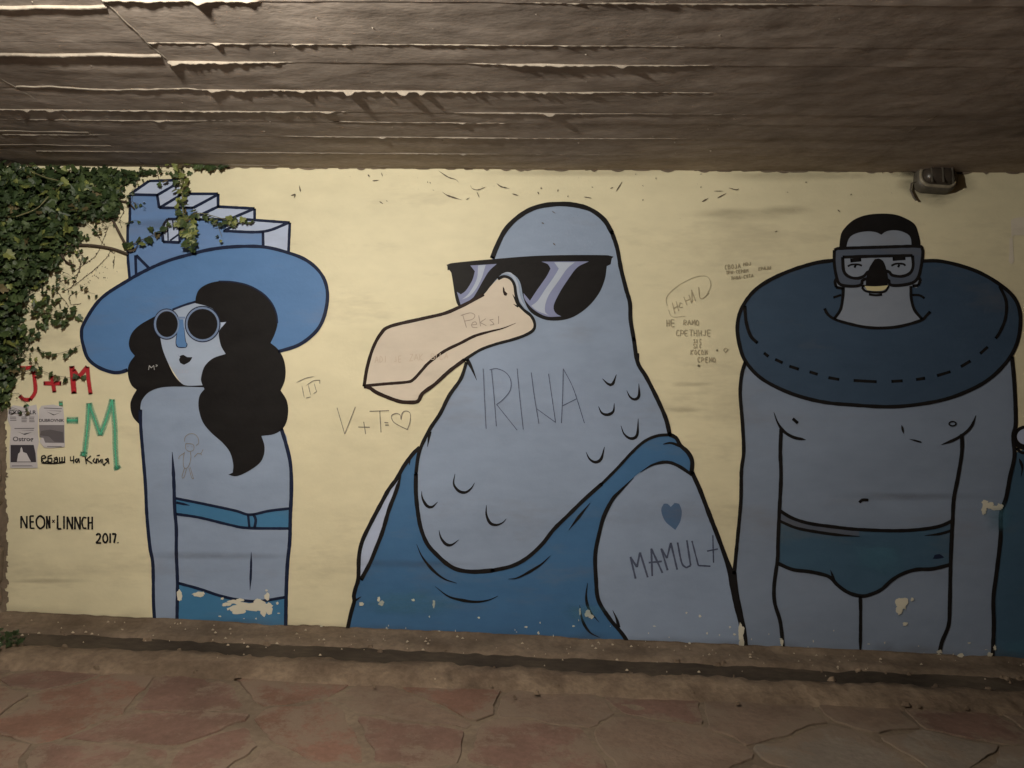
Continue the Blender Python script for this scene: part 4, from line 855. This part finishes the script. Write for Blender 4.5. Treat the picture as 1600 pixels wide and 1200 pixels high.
sprig([(258, 262), (252, 275), (256, 288)], .002, .001, .05, .05, 6, (.026, .04), DK)
sprig([(300, 258), (320, 260), (340, 262), (356, 262)], .003, .001, .04, .04, 13, (.034, .05), (2, 7, 2, .2), STEM, .5, 2)
sprig([(30, 541), (60, 546), (85, 553), (105, 550), (128, 540)], .002, .001, .03, .02, 9, (.03, .046), (4, 4, .5, 1), STEM, .8, 3)
sprig([(28, 592), (48, 580), (70, 580), (88, 586), (112, 590), (128, 592)], .002, .001, .04, .02, 12, (.028, .046), (4, 4, .5, 1), STEM, .8, 4)
sprig([(60, 470), (85, 492), (105, 494), (120, 490)], .002, .001, .05, .03, 34, (.026, .046), DK, STEM, .9, 8)
sprig([(70, 430), (74, 460), (84, 480), (100, 488)], .002, .001, .05, .03, 28, (.024, .044), DK, STEM, .9, 9)
sprig([(30, 500), (45, 512), (56, 518), (66, 516)], .002, .001, .05, .03, 24, (.03, .05), DK, STEM, .9, 8)
for i in range(26):                        # wispy trailing shoots
    e = random.choice(region[6:27]); x, y = e[0]+random.uniform(-14, 4), e[1]+random.uniform(-12, 6); a = random.uniform(-.2, 1.7); pts = [(x, y)]
    for k in range(random.randint(4, 8)):
        a += random.gauss(0, .45); x += 8*math.cos(a); y += 8*math.sin(a); pts.append((x, y))
    sprig(pts, .0016, .0007, random.uniform(.02, .08), .012, random.randint(7, 15), (.010, .028), (5, 4, 1, .8), STEM, 1., 3)
# woody stems
for pts, r0, r1 in (([(95, 386), (120, 384), (150, 385), (180, 390), (203, 398)], .007, .008), ([(170, 330), (180, 345), (192, 368), (206, 394)], .007, .008), ([(182, 316), (195, 316), (204, 318), (214, 328)], .006, .004), ([(100, 398), (108, 410), (122, 416)], .008, .005), ([(206, 394), (214, 392), (219, 384)], .008, .003), ([(-10, 345), (30, 352), (34, 380), (28, 420)], .005, .004), ([(60, 350), (90, 338), (108, 320)], .004, .003), ([(80, 282), (105, 292), (122, 296)], .003, .003)):
    q = smooth(pts, False, 5); tube([W((p.x, p.y), .03+(.17 if pts[0][0] < 90 else 0)) for p in q], r0, r1, STEM if pts[0][0] > 90 else STEML, 'stem', 6)
# thin dead tendrils and root marks left on the paint
V, F = [], []
TD = [[(170, 355), (160, 380), (150, 400), (130, 415), (112, 428)], [(175, 388), (168, 402), (150, 420), (135, 432), (118, 445), (100, 456)], [(150, 350), (155, 370), (165, 385), (178, 396)], [(128, 412), (124, 425), (112, 436), (95, 440), (88, 452)], [(88, 452), (95, 462), (104, 472), (108, 480)], [(120, 455), (108, 465), (112, 476), (128, 475)], [(180, 400), (178, 420)], [(130, 400), (125, 420), (118, 440), (108, 455)], [(195, 330), (188, 345), (192, 358)]]
for t in TD:
    q = smooth(t, False, 2.2)
    stroke_geo([(p.x, p.y) for p in q[::3]] if len(q) > 6 else t, .7, 7*LAY, V, F, (0, 0), .5, 170)
    for p in q:
        if random.random() < .75:
            a = random.uniform(0, 6.28); l = random.uniform(.8, 3.4)
            stroke_geo([(p.x, p.y), (p.x+l*math.cos(a), p.y+l*math.sin(a))], random.uniform(.8, 2.2), 7.5*LAY, V, F, (0, .4), .4)
for i in range(60):
    t = random.random(); x = 95+80*t+random.gauss(0, 6); y = 470-52*t+random.gauss(0, 6)
    if x > 125+0: stroke_geo([(x, y), (x+random.uniform(-2, 2), y+random.uniform(-2, 2))], random.uniform(.6, 1.8), 7.5*LAY, V, F, (0, .4), .4)
o = child(obj('dead_tendrils', V, F, paint('root_brown', (.10, .075, .05))), ivy); o['kind'] = 'stuff'
for i, (k, M) in enumerate(single):
    o = bpy.data.objects.new('leaf', LME[k]); COL.objects.link(o); o.matrix_world = M
    o.parent = ivy; o.matrix_parent_inverse = Matrix.Translation(ivy.location).inverted()
for k, (V, F) in enumerate(mass):
    o = child(obj('leaf_mass', V, F, LM[k]), ivy); o['kind'] = 'stuff'
# tuft at the foot of the wall's left end
tuft = empty('weed', W((22, 1030), .5)); tag(tuft, 'small dark weed on the kerb at the foot of the rubble', 'weed')
V, F = [], []
for i in range(70):
    x = -2.72+random.gauss(0, .09); y = -.52+random.gauss(0, .05); z = floor_z(x)+random.uniform(0, .06)
    leaf_geo(lmatrix(Vector((x, y, z+.02)), random.uniform(.018, .04), 1.6), V, F)
o = child(obj('foliage', V, F, LM[0]), tuft); o['kind'] = 'stuff'
